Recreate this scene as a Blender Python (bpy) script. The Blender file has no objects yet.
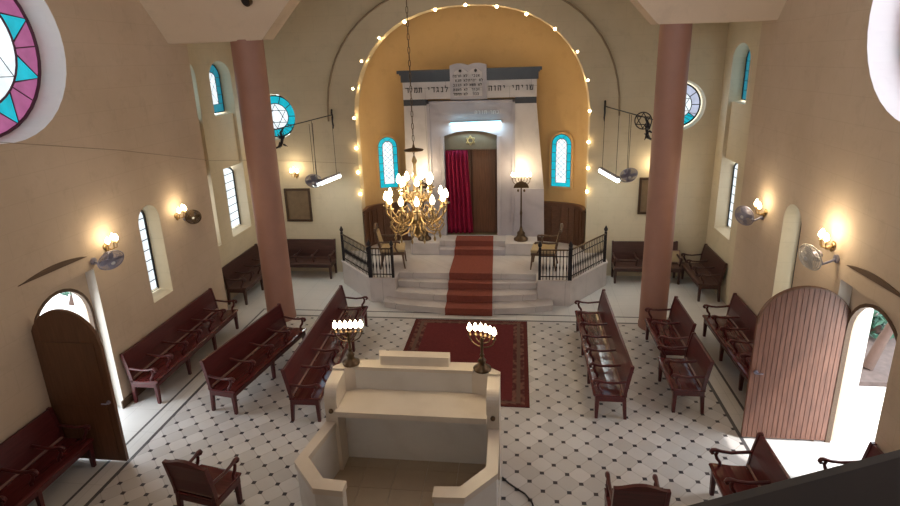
import bpy, bmesh, math, random
from math import sin, cos, pi, radians as R, sqrt, atan2, hypot
from mathutils import Vector, Matrix
random.seed(7)
SC = bpy.context.scene
COL = SC.collection
U = 0.1768

# ------------------------------------------------------------------ materials
class NT:
    def __init__(s, name):
        s.mat = bpy.data.materials.new(name); s.mat.use_nodes = True
        s.t = s.mat.node_tree; s.n = s.t.nodes; s.l = s.t.links
        s.n.clear(); s.out = s.n.new('ShaderNodeOutputMaterial')
    def new(s, typ, **kw):
        n = s.n.new(typ)
        for k, v in kw.items(): setattr(n, k, v)
        return n
    def put(s, sock, v):
        if isinstance(v, bpy.types.NodeSocket): s.l.new(v, sock)
        elif v is not None: sock.default_value = v
    def m(s, op, a, b=None, c=None):
        n = s.new('ShaderNodeMath', operation=op)
        for i, v in enumerate((a, b, c)):
            if v is not None: s.put(n.inputs[i], v)
        return n.outputs[0]
    def mix(s, f, a, b):
        n = s.new('ShaderNodeMix', data_type='RGBA')
        s.put(n.inputs[0], f); s.put(n.inputs[6], rgba(a)); s.put(n.inputs[7], rgba(b))
        return n.outputs[2]
    def noise(s, vec, scale, detail=3, rough=.5):
        n = s.new('ShaderNodeTexNoise'); s.put(n.inputs['Vector'], vec)
        n.inputs['Scale'].default_value = scale; n.inputs['Detail'].default_value = detail; n.inputs['Roughness'].default_value = rough
        return n.outputs['Fac']
    def ramp(s, f, lo, hi):
        n = s.new('ShaderNodeMapRange'); s.put(n.inputs[0], f); n.inputs[1].default_value = lo; n.inputs[2].default_value = hi
        return n.outputs[0]
    def pos(s): return s.new('ShaderNodeNewGeometry').outputs['Position']
    def obj(s): return s.new('ShaderNodeTexCoord').outputs['Object']
    def sep(s, v):
        n = s.new('ShaderNodeSeparateXYZ'); s.l.new(v, n.inputs[0]); return n.outputs
    def comb(s, x, y, z):
        n = s.new('ShaderNodeCombineXYZ')
        for i, v in enumerate((x, y, z)): s.put(n.inputs[i], v)
        return n.outputs[0]
    def scale(s, v, sc):
        n = s.new('ShaderNodeMapping'); s.l.new(v, n.inputs[0]); n.inputs['Scale'].default_value = sc; return n.outputs[0]
    def bsdf(s, col, rough=.5, metal=0., bump=None, bstr=.2, bdist=.01, spec=.5, trans=0.):
        b = s.new('ShaderNodeBsdfPrincipled')
        s.put(b.inputs['Base Color'], rgba(col)); s.put(b.inputs['Roughness'], rough); s.put(b.inputs['Metallic'], metal)
        b.inputs['Specular IOR Level'].default_value = spec
        if trans: b.inputs['Transmission Weight'].default_value = trans
        if bump is not None:
            n = s.new('ShaderNodeBump'); n.inputs['Strength'].default_value = bstr; n.inputs['Distance'].default_value = bdist
            s.l.new(bump, n.inputs['Height']); s.l.new(n.outputs[0], b.inputs['Normal'])
        s.l.new(b.outputs[0], s.out.inputs[0]); return s.mat
def rgba(c):
    if isinstance(c, (tuple, list)): return (c[0], c[1], c[2], 1)
    return c
def S(r, g, b):
    f = lambda v: ((v/255+.055)/1.055)**2.4 if v > 10 else v/255/12.92
    return (f(r), f(g), f(b))
def simple(name, col, rough=.5, metal=0., var=.12, scale=6., spec=.5):
    t = NT(name); f = t.noise(t.obj(), scale, 4)
    c2 = tuple(max(0, v*(1-var*2)) for v in col)
    return t.bsdf(t.mix(f, c2, tuple(min(1, v*(1+var)) for v in col)), rough, metal, bump=f, bstr=.08, spec=spec)
def plaster(name, col, col2, courses=True):
    t = NT(name); p = t.pos()
    x, y, z = t.sep(p)
    q = t.comb(t.m('ADD', x, y), z, 0)
    br = t.new('ShaderNodeTexBrick'); t.l.new(q, br.inputs['Vector'])
    br.inputs['Scale'].default_value = 1; br.inputs['Brick Width'].default_value = .85; br.inputs['Row Height'].default_value = .36
    br.inputs['Mortar Size'].default_value = .008; br.inputs['Mortar Smooth'].default_value = .6
    n1 = t.noise(p, .55, 5, .6); n2 = t.noise(p, 3.5, 5, .65)
    c = t.mix(t.ramp(n1, .35, .7), col, col2)
    c = t.mix(t.m('MULTIPLY', t.ramp(n2, .55, .8), .35), c, tuple(v*.72 for v in col2))
    if courses: c = t.mix(t.m('MULTIPLY', br.outputs['Fac'], .14), c, tuple(v*.6 for v in col2))
    return t.bsdf(c, .9, bump=n2, bstr=.12, bdist=.02, spec=.2)
def woodmat(name, a, b, rough=.3, axis='y', spec=.5):
    t = NT(name); o = t.obj()
    sc = {'y': (22, 1.6, 22), 'z': (22, 22, 1.6), 'x': (1.6, 22, 22)}[axis]
    f = t.noise(t.scale(o, sc), 1.6, 5, .6)
    return t.bsdf(t.mix(t.ramp(f, .3, .72), a, b), rough, bump=f, bstr=.06, spec=spec)
def marble(name, a, b, rough=.25, blocks=None):
    t = NT(name); p = t.pos()
    n0 = t.noise(p, 1.3, 6, .65)
    w = t.new('ShaderNodeTexWave'); w.wave_type = 'BANDS'; w.bands_direction = 'DIAGONAL'
    t.l.new(p, w.inputs['Vector']); w.inputs['Scale'].default_value = .8; w.inputs['Distortion'].default_value = 9; w.inputs['Detail'].default_value = 4
    c = t.mix(t.m('MULTIPLY', t.m('POWER', w.outputs['Fac'], 3.), t.ramp(n0, .4, .75)), a, b)
    c = t.mix(t.ramp(n0, .35, .8), c, tuple((x+y)/2 for x, y in zip(a, b)))
    if blocks:
        x, y, z = t.sep(p)
        br = t.new('ShaderNodeTexBrick'); t.l.new(t.comb(t.m('ADD', x, y), z, 0), br.inputs['Vector'])
        br.inputs['Scale'].default_value = 1; br.inputs['Brick Width'].default_value = blocks[0]; br.inputs['Row Height'].default_value = blocks[1]
        br.inputs['Mortar Size'].default_value = .006
        c = t.mix(t.m('MULTIPLY', br.outputs['Fac'], .5), c, tuple(v*.45 for v in b))
    return t.bsdf(c, rough)
def emit(name, col, strength):
    t = NT(name); e = t.new('ShaderNodeEmission'); e.inputs[0].default_value = rgba(col); e.inputs[1].default_value = strength
    t.l.new(e.outputs[0], t.out.inputs[0]); return t.mat
def litglass(name, col, strength):
    # daylight glowing through uneven coloured glass, with a glossy face
    t = NT(name); f = t.noise(t.obj(), 5., 3)
    c = t.mix(t.ramp(f, .3, .75), tuple(v*.72 for v in col), col)
    b = t.new('ShaderNodeBsdfPrincipled'); t.put(b.inputs['Base Color'], rgba(tuple(v*.3 for v in col))); b.inputs['Roughness'].default_value = .2
    t.put(b.inputs['Emission Color'], c); b.inputs['Emission Strength'].default_value = strength
    t.l.new(b.outputs[0], t.out.inputs[0]); return t.mat

def floor_mat():
    t = NT('floor_tiles'); x, y, z = t.sep(t.pos())
    a = t.m('ADD', t.m('DIVIDE', x, U), -6.9+.0061); b = t.m('ADD', t.m('DIVIDE', y, U), -42.264)
    s = t.m('MULTIPLY', t.m('ADD', a, b), .5); q = t.m('MULTIPLY', t.m('SUBTRACT', a, b), .5)
    rs, rq = t.m('ROUND', s), t.m('ROUND', q)
    fs, fq = t.m('SUBTRACT', s, rs), t.m('SUBTRACT', q, rq)
    da = t.m('ABSOLUTE', t.m('ADD', fs, fq)); db = t.m('ABSOLUTE', t.m('SUBTRACT', fs, fq))
    dot = t.m('LESS_THAN', t.m('MAXIMUM', da, db), .17)
    grout = t.m('MULTIPLY', t.m('LESS_THAN', t.m('MINIMUM', t.m('ABSOLUTE', fs), t.m('ABSOLUTE', fq)), .022), .35)
    wn = t.new('ShaderNodeTexWhiteNoise'); wn.noise_dimensions = '2D'
    t.l.new(t.comb(t.m('FLOOR', s), t.m('FLOOR', q), 0), wn.inputs['Vector'])
    n1 = t.noise(t.pos(), .8, 4, .6)
    tile = t.mix(wn.outputs[0], (.52, .5, .49), (.68, .66, .65))
    tile = t.mix(t.m('MULTIPLY', t.ramp(n1, .45, .75), .45), tile, (.52, .44, .38))
    tile = t.mix(grout, tile, (.25, .22, .2))
    tile = t.mix(dot, tile, (.045, .04, .05))
    # plain marble slabs outside the double border
    ax = t.m('ABSOLUTE', x)
    e1 = t.m('MAXIMUM', t.m('SUBTRACT', ax, 4.62), t.m('SUBTRACT', y, 11.66))
    out1 = t.m('GREATER_THAN', e1, 0)
    br = t.new('ShaderNodeTexBrick'); t.l.new(t.pos(), br.inputs['Vector']); br.offset = 0
    br.inputs['Scale'].default_value = 1; br.inputs['Brick Width'].default_value = .6; br.inputs['Row Height'].default_value = .6; br.inputs['Mortar Size'].default_value = .004
    slab = t.mix(t.ramp(n1, .3, .7), (.62, .61, .6), (.72, .7, .68))
    slab = t.mix(t.m('MULTIPLY', br.outputs['Fac'], .4), slab, (.3, .29, .28))
    l1 = t.m('LESS_THAN', t.m('ABSOLUTE', e1), .028)
    l2 = t.m('LESS_THAN', t.m('ABSOLUTE', t.m('SUBTRACT', e1, .31)), .022)
    c = t.mix(out1, tile, slab)
    c = t.mix(t.m('MAXIMUM', l1, l2), c, (.09, .085, .09))
    return t.bsdf(c, t.m('ADD', .22, t.m('MULTIPLY', n1, .2)), spec=.45)
def carpet_mat():
    t = NT('red_carpet'); x, y, z = t.sep(t.pos())
    ex = t.m('MINIMUM', t.m('SUBTRACT', x, -1.1), t.m('SUBTRACT', 1.43, x))
    ey = t.m('MINIMUM', t.m('SUBTRACT', y, 8.33), t.m('SUBTRACT', 11.6, y))
    e = t.m('MINIMUM', ex, t.m('MULTIPLY', ey, 1.6))
    n = t.noise(t.pos(), 30, 3); n2 = t.noise(t.pos(), 9, 3)
    red = t.mix(n, (.11, .022, .024), (.175, .038, .04))
    band = t.mix(t.ramp(n2, .42, .6), (.09, .03, .03), (.19, .09, .07))
    rim = t.mix(n, (.08, .02, .02), (.13, .035, .03))
    k1 = t.m('LESS_THAN', e, .3); k2 = t.m('LESS_THAN', e, .08)
    k3 = t.m('LESS_THAN', t.m('ABSOLUTE', t.m('SUBTRACT', e, .19)), .035)
    c = t.mix(k1, red, band); c = t.mix(k3, c, (.15, .09, .07)); c = t.mix(k2, c, rim)
    return t.bsdf(c, .95, bump=n, bstr=.3, spec=.1)

M = {}
M['wall'] = plaster('tan_plaster', (.60, .475, .36), (.51, .395, .29))
M['cream'] = plaster('cream_plaster', (.65, .555, .40), (.56, .47, .325))
M['pend'] = plaster('pendentive_plaster', (.68, .55, .42), (.62, .49, .37), False)  # lighter than the walls: light bounced off the floor is put into the colour
M['apse'] = plaster('ochre_plaster', (.6, .415, .21), (.53, .36, .175), False)
M['white_reveal'] = plaster('reveal_plaster', (.78, .75, .7), (.72, .68, .62), False)  # whiter than the walls: light flooding the openings is put into the colour
M['floor'] = floor_mat()
M['carpet'] = carpet_mat()
M['wood'] = woodmat('mahogany', (.06, .009, .010), (.115, .019, .02), .3)
M['seat'] = woodmat('varnished_seat', (.075, .012, .013), (.13, .024, .024), .16)
M['brownwood'] = woodmat('dark_brown_wood', (.04, .016, .013), (.085, .034, .028), .4)
M['brownseat'] = woodmat('brown_seat', (.07, .035, .028), (.12, .06, .048), .35)
M['worn'] = woodmat('worn_wood_edge', (.2, .1, .085), (.34, .2, .17), .3)  # worn edge wood, with the sky highlight put into its pale colour
M['doorwood'] = woodmat('door_wood', (.11, .042, .026), (.25, .11, .07), .4, 'z')
M['darkdoor'] = woodmat('dark_door_wood', (.1, .042, .02), (.16, .07, .034), .4, 'z')
M['dado'] = woodmat('dado_wood', (.11, .05, .028), (.17, .08, .045), .4, 'x')
M['lintel'] = woodmat('lintel_wood', (.08, .045, .025), (.13, .075, .04), .6, 'y')
M['lintel_pale'] = simple('tan_moulding', (.3, .22, .14), .8)
M['pillar'] = simple('red_stone', (.35, .18, .135), .5, 0, .1, 2.5)
M['marble'] = marble('white_marble', (.64, .59, .575), (.43, .39, .385), .3, (1.1, 5.))
M['marble2'] = marble('grey_marble', (.5, .46, .49), (.34, .31, .34), .3)
M['marbled'] = marble('dark_grey_marble', (.025, .023, .026), (.05, .048, .05), .3)
M['bimah'] = marble('cream_marble', (.68, .605, .52), (.57, .49, .41), .35)
M['bimahw'] = marble('pale_marble', (.7, .67, .63), (.55, .51, .47), .35)
M['bimahf'] = simple('beige_tile', (.42, .34, .25), .4, 0, .1, 3)
M['iron'] = simple('wrought_iron', (.035, .03, .035), .45, .6, .1, 20)
M['bronze'] = simple('dark_bronze', (.13, .085, .05), .35, .9, .15, 20)
M['brass'] = simple('brass', (.42, .29, .14), .34, 1., .15, 20)
M['steel'] = simple('fan_metal', (.34, .33, .42), .35, .7, .1, 20)
M['silver'] = simple('pale_fan_metal', (.6, .57, .54), .4, .3, .1, 20)
M['white'] = simple('white_enamel', (.75, .75, .75), .4)
M['lead'] = simple('lead_came', (.02, .025, .035), .6)
M['mauve_lead'] = simple('plum_came', (.1, .03, .06), .6)
M['bulb'] = emit('warm_bulb', (1., .80, .48), 26)
M['bulb2'] = emit('warm_candle_bulb', (1., .84, .56), 20)
M['string'] = emit('string_bulb', (1., .74, .38), 24)
M['tube'] = emit('cool_tube', (.35, .82, 1.), 4)
M['tubew'] = emit('white_tube', (.92, 1., .98), 7)
M['cyan'] = litglass('cyan_glass', (.01, .5, .64), 1.0)
M['teal'] = litglass('teal_glass', (.02, .26, .36), .8)
M['pink'] = litglass('mauve_glass', (.46, .13, .30), .85)
M['clear'] = litglass('clear_glass', (.86, .95, 1.), 1.25)
M['lilac'] = litglass('lilac_glass', (.6, .66, .85), .95)
M['curtain'] = simple('crimson_velvet', (.3, .012, .05), .8, 0, .2, 12, .2)
M['valance'] = simple('beige_velvet', (.16, .12, .075), .8, 0, .1, 12)
M['gold'] = simple('gold_thread', (.6, .45, .2), .4, .5)
M['letter'] = simple('dark_lettering', (.03, .025, .02), .6)
M['pale_letter'] = simple('pale_lettering', (.9, .9, .9), .4)
M['runner'] = simple('red_runner', (.27, .082, .06), .9, 0, .15, 25, .1)
M['cushion'] = simple('beige_upholstery', (.5, .38, .22), .8, 0, .1, 14)
M['chairwood'] = woodmat('chair_wood', (.09, .05, .03), (.17, .1, .06), .4)
M['plaquewood'] = simple('plaque_frame', (.06, .03, .015), .4)
M['plaque'] = simple('plaque_panel', (.2, .13, .07), .5, 0, .2, 9)
M['cable'] = simple('cable', (.33, .25, .18), .6)
M['rail'] = simple('dark_rail_wood', (.018, .012, .011), .7)
M['paving'] = simple('pale_paving', (.75, .72, .68), .8, 0, .05)
M['soil'] = simple('leaf_litter', (.085, .06, .055), .9, 0, .3, 8)
M['bark'] = simple('bark', (.085, .05, .04), .9, 0, .2, 10)
M['leaf'] = simple('leaves', (.03, .105, .07), .6, 0, .3, 4)

# ------------------------------------------------------------------ mesh builder
class MB:
    def __init__(s): s.v = []; s.f = []; s.sm = []
    def add(s, vs, fs, smooth=False):
        o = len(s.v); s.v += [tuple(v) for v in vs]
        for f in fs: s.f.append([i+o for i in f]); s.sm.append(smooth)
        return s
    def box(s, x0, x1, y0, y1, z0, z1):
        return s.add([(x0,y0,z0),(x1,y0,z0),(x1,y1,z0),(x0,y1,z0),(x0,y0,z1),(x1,y0,z1),(x1,y1,z1),(x0,y1,z1)],
                     [(0,3,2,1),(4,5,6,7),(0,1,5,4),(1,2,6,5),(2,3,7,6),(3,0,4,7)])
    def frustum(s, b, t, z0, z1):   # b,t = (x0,x1,y0,y1)
        q = [(b[0],b[2],z0),(b[1],b[2],z0),(b[1],b[3],z0),(b[0],b[3],z0),(t[0],t[2],z1),(t[1],t[2],z1),(t[1],t[3],z1),(t[0],t[3],z1)]
        return s.add(q, [(0,3,2,1),(4,5,6,7),(0,1,5,4),(1,2,6,5),(2,3,7,6),(3,0,4,7)])
    def tube(s, path, r, n=8, closed=False, flat=1.0):
        P = [Vector(p) for p in path]; k = len(P)
        rs = r if isinstance(r, (list, tuple)) else [r]*k
        rings = []; up = None
        for i, p in enumerate(P):
            if closed: d = P[(i+1) % k]-P[i-1]
            else: d = P[min(i+1, k-1)]-P[max(i-1, 0)]
            d.normalize()
            if up is None:
                up = Vector((0,0,1)) if abs(d.z) < .9 else Vector((1,0,0))
            a = d.cross(up)
            if a.length < 1e-5: a = d.cross(Vector((0,1,0)))
            a.normalize(); b = a.cross(d).normalized(); up = b
            rings.append([p+(a*cos(2*pi*j/n)+b*sin(2*pi*j/n)*flat)*rs[i] for j in range(n)])
        vs = [v for g in rings for v in g]; fs = []
        for i in range(k if closed else k-1):
            i2 = (i+1) % k
            for j in range(n): fs.append((i*n+j, i*n+(j+1) % n, i2*n+(j+1) % n, i2*n+j))
        s.add(vs, fs, True)
        if not closed: s.add(rings[0], [tuple(range(n))]); s.add(rings[-1], [tuple(reversed(range(n)))])
        return s
    def cyl(s, p0, p1, r0, r1=None, n=12): return s.tube([p0, p1], [r0, r0 if r1 is None else r1], n)
    def lathe(s, prof, c=(0,0,0), n=16):
        vs = []; fs = []
        for r, z in prof: vs += [(c[0]+r*cos(2*pi*j/n), c[1]+r*sin(2*pi*j/n), c[2]+z) for j in range(n)]
        for i in range(len(prof)-1):
            for j in range(n): fs.append((i*n+j, i*n+(j+1) % n, (i+1)*n+(j+1) % n, (i+1)*n+j))
        s.add(vs, fs, True)
        s.add(vs[:n], [tuple(reversed(range(n)))]); s.add(vs[-n:], [tuple(range(n))]); return s
    def ball(s, c, rx, rz=None, n=10, m=6):
        rz = rz or rx
        return s.lathe([(max(1e-4, rx*sin(pi*i/m)), -rz*cos(pi*i/m)) for i in range(m+1)], c, n)
    def prism(s, poly, fn, w0, w1, smooth=False):   # poly in (u,v); fn(u,v,w)->xyz
        n = len(poly)
        s.add([fn(u,v,w0) for u,v in poly]+[fn(u,v,w1) for u,v in poly],
              [(i, (i+1) % n, (i+1) % n+n, i+n) for i in range(n)], smooth)
        for w, rev in ((w0, True), (w1, False)):
            bm = bmesh.new(); vv = [bm.verts.new(fn(u,v,w)) for u,v in poly]
            es = [bm.edges.new((vv[i], vv[(i+1) % n])) for i in range(n)]
            bmesh.ops.triangle_fill(bm, use_beauty=True, use_dissolve=False, edges=es)
            bm.verts.index_update()
            s.add([v.co[:] for v in bm.verts], [tuple(x.index for x in f.verts) for f in bm.faces]); bm.free()
        return s
    def merge(s, o): return s.add(o.v, o.f) if not o.f else s._m(o)
    def _m(s, o):
        k = len(s.v); s.v += o.v
        for f, sm in zip(o.f, o.sm): s.f.append([i+k for i in f]); s.sm.append(sm)
        return s
    def xf(s, mat): s.v = [tuple(mat @ Vector(v)) for v in s.v]; return s
    def build(s, name, mat, parent=None, bevel=0, loc=None, recalc=True):
        me = bpy.data.meshes.new(name); me.from_pydata(s.v, [], s.f)
        me.polygons.foreach_set('use_smooth', s.sm); me.materials.append(mat)
        if recalc:
            bm = bmesh.new(); bm.from_mesh(me); bmesh.ops.recalc_face_normals(bm, faces=bm.faces); bm.to_mesh(me); bm.free()
        me.update()
        o = bpy.data.objects.new(name, me); COL.objects.link(o)
        if parent: o.parent = parent
        if loc: o.location = loc
        if bevel:
            b = o.modifiers.new('bevel', 'BEVEL'); b.width = bevel; b.segments = 2; b.limit_method = 'ANGLE'
        return o
def tag(o, label=None, cat=None, group=None, kind=None):
    for k, v in (('label', label), ('category', cat), ('group', group), ('kind', kind)):
        if v: o[k] = v
    return o
def empty(name, loc=(0,0,0), rz=0, **k):
    o = bpy.data.objects.new(name, None); COL.objects.link(o); o.location = loc; o.rotation_euler = (0,0,rz)
    o.empty_display_size = .1
    return tag(o, **k)
def copy_tree(o, parent=None):
    c = o.copy(); COL.objects.link(c)
    if parent: c.parent = parent
    for ch in [x for x in bpy.data.objects if x.parent == o]: copy_tree(ch, c)
    return c
def light(name, typ, loc, energy, col, **k):
    l = bpy.data.lights.new(name, typ); l.energy = energy; l.color = col
    for a, v in k.items():
        if a != 'rot': setattr(l, a, v)
    o = bpy.data.objects.new(name, l); COL.objects.link(o); o.location = loc
    if 'rot' in k: o.rotation_euler = k['rot']
    return o

# ------------------------------------------------------------------ outlines
def arch_pts(u0, u1, v0, vs, vt, n=14, ex=2.0):
    """closed outline: straight jambs from v0 to springing vs, curved head up to vt"""
    c = (u0+u1)/2; a = (u1-u0)/2; h = vt-vs
    p = [(u0, v0), (u1, v0)]
    for i in range(n+1):
        t = pi*i/n; cx, sx = cos(t), sin(t)
        p.append((c+a*math.copysign(abs(cx)**(2/ex), cx), vs+h*abs(sx)**(2/ex)))
    return p
def circ(cu, cv, r, n=40): return [(cu+r*cos(2*pi*i/n), cv+r*sin(2*pi*i/n)) for i in range(n)]
def panel(name, outer, holes, fn, thick, mat, reveal_mat=None, **k):
    """wall slab with reveals round every hole; holes = [(loop, inner_loop)]"""
    mb = MB(); rv = MB(); rv2 = {}; notch = set(k.pop('notch', []))
    for w, sel in ((0, 0), (thick, 1)):
        bm = bmesh.new(); es = []
        for lp in [outer]+[h[sel] for h in holes]:
            vv = [bm.verts.new(fn(u,v,w)) for u,v in lp]
            es += [bm.edges.new((vv[i], vv[(i+1) % len(vv)])) for i in range(len(vv))]
        bmesh.ops.triangle_fill(bm, use_beauty=True, use_dissolve=False, edges=es)
        bm.verts.index_update()
        mb.add([v.co[:] for v in bm.verts], [tuple(x.index for x in f.verts) for f in bm.faces]); bm.free()
    n = len(outer)
    for i in range(n):
        a, b = outer[i], outer[(i+1) % n]
        (rv if i in notch and (i+1) % n in notch else mb).add([fn(*a,0), fn(*b,0), fn(*b,thick), fn(*a,thick)], [(0,1,2,3)])
    for h in holes:
        n = len(h[0])
        (rv if len(h) < 3 else rv2.setdefault(h[2], MB())).add([fn(u,v,0) for u,v in h[0]]+[fn(u,v,thick) for u,v in h[1]], [(i,(i+1) % n,(i+1) % n+n,i+n) for i in range(n)], False)
    o = mb.build(name, mat, recalc=False); tag(o, kind='structure', **k)
    for kk, r_ in rv2.items(): r_.build('reveal', M[kk], o, recalc=False)
    if rv.f: rv.build('reveal', M[reveal_mat or 'white_reveal'], o, recalc=False)
    return o

# ------------------------------------------------------------------ room shell
H = 8.4
YF, YJ, YB = -2.6, 11.6, 14.55
XW, XR_ = 5.65, 6.05
fl = MB().box(-6.7, 6.7, YF-.4, YB+1.8, -.2, 0).build('floor', M['floor']); tag(fl, kind='structure')
DOOR = (6.55, 7.84, 2.0, 2.6)
WIN = (9.10, 9.72, 1.42, 2.95, 3.26)
ROSE = (6.95, 6.05, 1.28)
def side_wall(sx, nm):
    fn = lambda u, v, w: (sx*(XW+w), u, v)
    y0, y1 = DOOR[:2]
    outer = [(YF,0),(y0,0),(y0,DOOR[3]),(y1,DOOR[3]),(y1,0),(YJ,0),(YJ,H),(YF,H)]
    holes = [(arch_pts(*WIN), arch_pts(WIN[0]+.02, WIN[1]-.02, WIN[2]+.05, WIN[3], WIN[4]-.02), 'cream'),
             (circ(*ROSE), circ(ROSE[0], ROSE[1], 1.24))]
    w_ = panel('wall_'+nm, outer, holes, fn, .5, M['wall'], notch=range(1, 5))
    # thinner wall at the back of the door recess, with the arched doorway in it
    d = arch_pts(y0+.06, y1-.02, 0, 1.85, 2.46)
    MB().prism([(y0,0),(y0+.06,0)]+list(reversed(d[2:]))+[(y1-.02,0),(y1,0),(y1,DOOR[3]),(y0,DOOR[3])], lambda u,v,w: (sx*(XW+.17+w), u, v), 0, .12).build('door_wall', M['wall'], w_)
side_wall(-1, 'left'); side_wall(1, 'right')
NICHE = [(11.85, 12.43), (13.02, 14.06)]
ZLO, ZUP = (1.5, 3.0, 3.28), (4.55, 5.45, 5.84)
def recess_wall(sx, nm):
    fn = lambda u, v, w: (sx*(XR_+w), u, v)
    holes = []
    for (a, b) in NICHE: holes.append((arch_pts(a, b, ZLO[0], ZUP[1], ZUP[2]), arch_pts(a+.02, b-.02, ZLO[0]+.06, ZUP[1], ZUP[2]-.02), 'cream'))
    w_ = panel('wall_'+nm, [(YJ-.0,0),(YB,0),(YB,H),(YJ,H)], holes, fn, .5, M['cream'])
    for (a, b) in NICHE:
        MB().box(*sorted((sx*(XR_+.08), sx*(XR_+.45))), a, b, ZLO[2]-.04, ZUP[0]).build('spandrel', M['cream'], w_)
recess_wall(-1, 'recess_left'); recess_wall(1, 'recess_right')
# apse arch in the back wall
AR = dict(u0=-3.03, u1=2.99, vs=4.0, vt=6.95)
arch = arch_pts(AR['u0'], AR['u1'], 0, AR['vs'], AR['vt'], 28, 2.35)
outer = [(-XR_-.5,0),(AR['u0'],0)]+list(reversed(arch[2:]))+[(AR['u1'],0),(XR_+.5,0),(XR_+.5,H),(-XR_-.5,H)]
BROSE = [(-5.27, 4.38, .61), (5.12, 4.45, .6)]
panel('wall_back', outer, [(circ(*b), circ(b[0], b[1], b[2]-.05)) for b in BROSE], lambda u,v,w: (u, YB+w, v), .36, M['cream'], 'cream')
# flat raised band round the arch
ou = arch_pts(-3.72, 3.68, 4.25, 4.25, 7.5, 28, 2.25)[2:]; inn = arch_pts(AR['u0'], AR['u1'], 4.0, AR['vs'], AR['vt'], 28, 2.35)[2:]
MB().prism(ou+list(reversed([(u, max(v, 4.25)) for u, v in inn])), lambda u,v,w: (u, YB-w, v), 0, .09).build('trim_1', M['cream']); tag(bpy.data.objects['trim_1'], kind='structure')
tag(MB().tube([(u, YB-.1, v) for u, v in ou], .025, 6).build('trim_7', M['lintel_pale']), kind='structure')  # dark tube in place of the shadow along the band's outer edge
# apse: flat back, rounded corners
def apse_plan(t, a=3.04, d=1.1, ex=3.4):
    cx, sx = cos(t), sin(t)
    return (-.02-a*math.copysign(abs(cx)**(2/ex), cx), YB+.02+d*abs(sx)**(2/ex))
AP = [apse_plan(pi*i/40) for i in range(41)]
off = [(x*1.09, y+(.25 if y > YB+.3 else 0)) for x, y in AP]
mb = MB()
for i in range(40):
    (x0,y0),(x1,y1) = AP[i], AP[i+1]; (X0,Y0),(X1,Y1) = off[i], off[i+1]
    mb.add([(x0,y0,0),(x1,y1,0),(x1,y1,7.3),(x0,y0,7.3)], [(0,1,2,3)], True)
    mb.add([(X0,Y0,0),(X1,Y1,0),(X1,Y1,7.3),(X0,Y0,7.3)], [(0,3,2,1)], True)
tag(mb.build('wall_apse', M['apse'], recalc=False), kind='structure')
tag(MB().prism(off, lambda u,v,w: (u,v,w), 7.3, 7.5).build('ceiling_apse', M['apse']), kind='structure')
# wooden dado of the apse
mb = MB()
def dado(i0, i1):
    for i in range(i0, i1):
        q = []
        for (x, y) in (AP[i], AP[i+1]):
            nx, ny = -x*.02, -(y-YB)*.05-.005
            q.append((x, y, x+nx-(.0), y+ny))
        (ax,ay,bx,by),(cx,cy,dx,dy) = q
        mb.add([(bx,by,.64),(dx,dy,.64),(dx,dy,1.74),(bx,by,1.74)], [(0,1,2,3)], True)
        mb.add([(bx*.985,by-.03,1.74),(dx*.985,dy-.03,1.74),(dx*.985,dy-.03,1.81),(bx*.985,by-.03,1.81),(ax,ay,1.81),(cx,cy,1.81),(ax,ay,1.74),(cx,cy,1.74)],
               [(0,1,2,3),(3,2,5,4),(0,1,7,6)])
        if i % 2 == 0: mb.tube([(bx*.993,by-.012,.72),(bx*.993,by-.012,1.68)], .018, 6)
dado(0, 17); dado(23, 40)
tag(mb.build('trim_2', M['dado'], recalc=False), kind='structure')
# unseen front wall with three tall windows added for fill daylight, gallery floor
gw = [arch_pts(x-.8, x+.8, 4.9, 6.6, 7.4) for x in (-3.6, 0, 3.6)]
panel('wall_front', [(-6.2,0),(6.2,0),(6.2,H),(-6.2,H)], [(g, g) for g in gw], lambda u,v,w: (u, YF-w, v), .4, M['wall'])
tag(MB().box(-5.65, 5.65, YF, .75, 3.75, 4.0).build('floor_gallery', M['white_reveal']), kind='structure')
# ceiling with an unseen octagonal lantern added for fill; its sunward sides are closed
oct_ = [(-.08+2.6*cos(pi/8+i*pi/4), 6.95+2.6*sin(pi/8+i*pi/4)) for i in range(8)]
panel('ceiling', [(-6.6,YF-.4),(6.6,YF-.4),(6.6,YB+.4),(-6.6,YB+.4)], [(oct_, oct_)], lambda u,v,w: (u,v,H+w), .25, M['wall'])
mb = MB()
for i in range(8):
    (x0,y0),(x1,y1) = oct_[i], oct_[(i+1) % 8]
    for t0, t1, z0, z1 in ((0,1,H+.25,H+.7),(0,1,H+2.1,H+2.4),(0,.14,H+.7,H+2.1),(.86,1,H+.7,H+2.1))+(((.14,.86,H+.7,H+2.1),) if i in (4,5,6,7,0) else ()):
        a = (x0+(x1-x0)*t0, y0+(y1-y0)*t0); b = (x0+(x1-x0)*t1, y0+(y1-y0)*t1)
        cx, cy = -.08, 6.95; o = 1.08
        a2 = (cx+(a[0]-cx)*o, cy+(a[1]-cy)*o); b2 = (cx+(b[0]-cx)*o, cy+(b[1]-cy)*o)
        mb.add([(*a,z0),(*b,z0),(*b2,z0),(*a2,z0),(*a,z1),(*b,z1),(*b2,z1),(*a2,z1)], [(0,3,2,1),(4,5,6,7),(0,1,5,4),(1,2,6,5),(2,3,7,6),(3,0,4,7)])
tag(mb.build('wall_lantern', M['wall']), kind='structure')
tag(MB().prism([(-.08+(x+.08)*1.12, 6.95+(y-6.95)*1.12) for x, y in oct_], lambda u,v,w: (u,v,w), H+2.4, H+2.6).build('ceiling_lantern', M['wall']), kind='structure')
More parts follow.
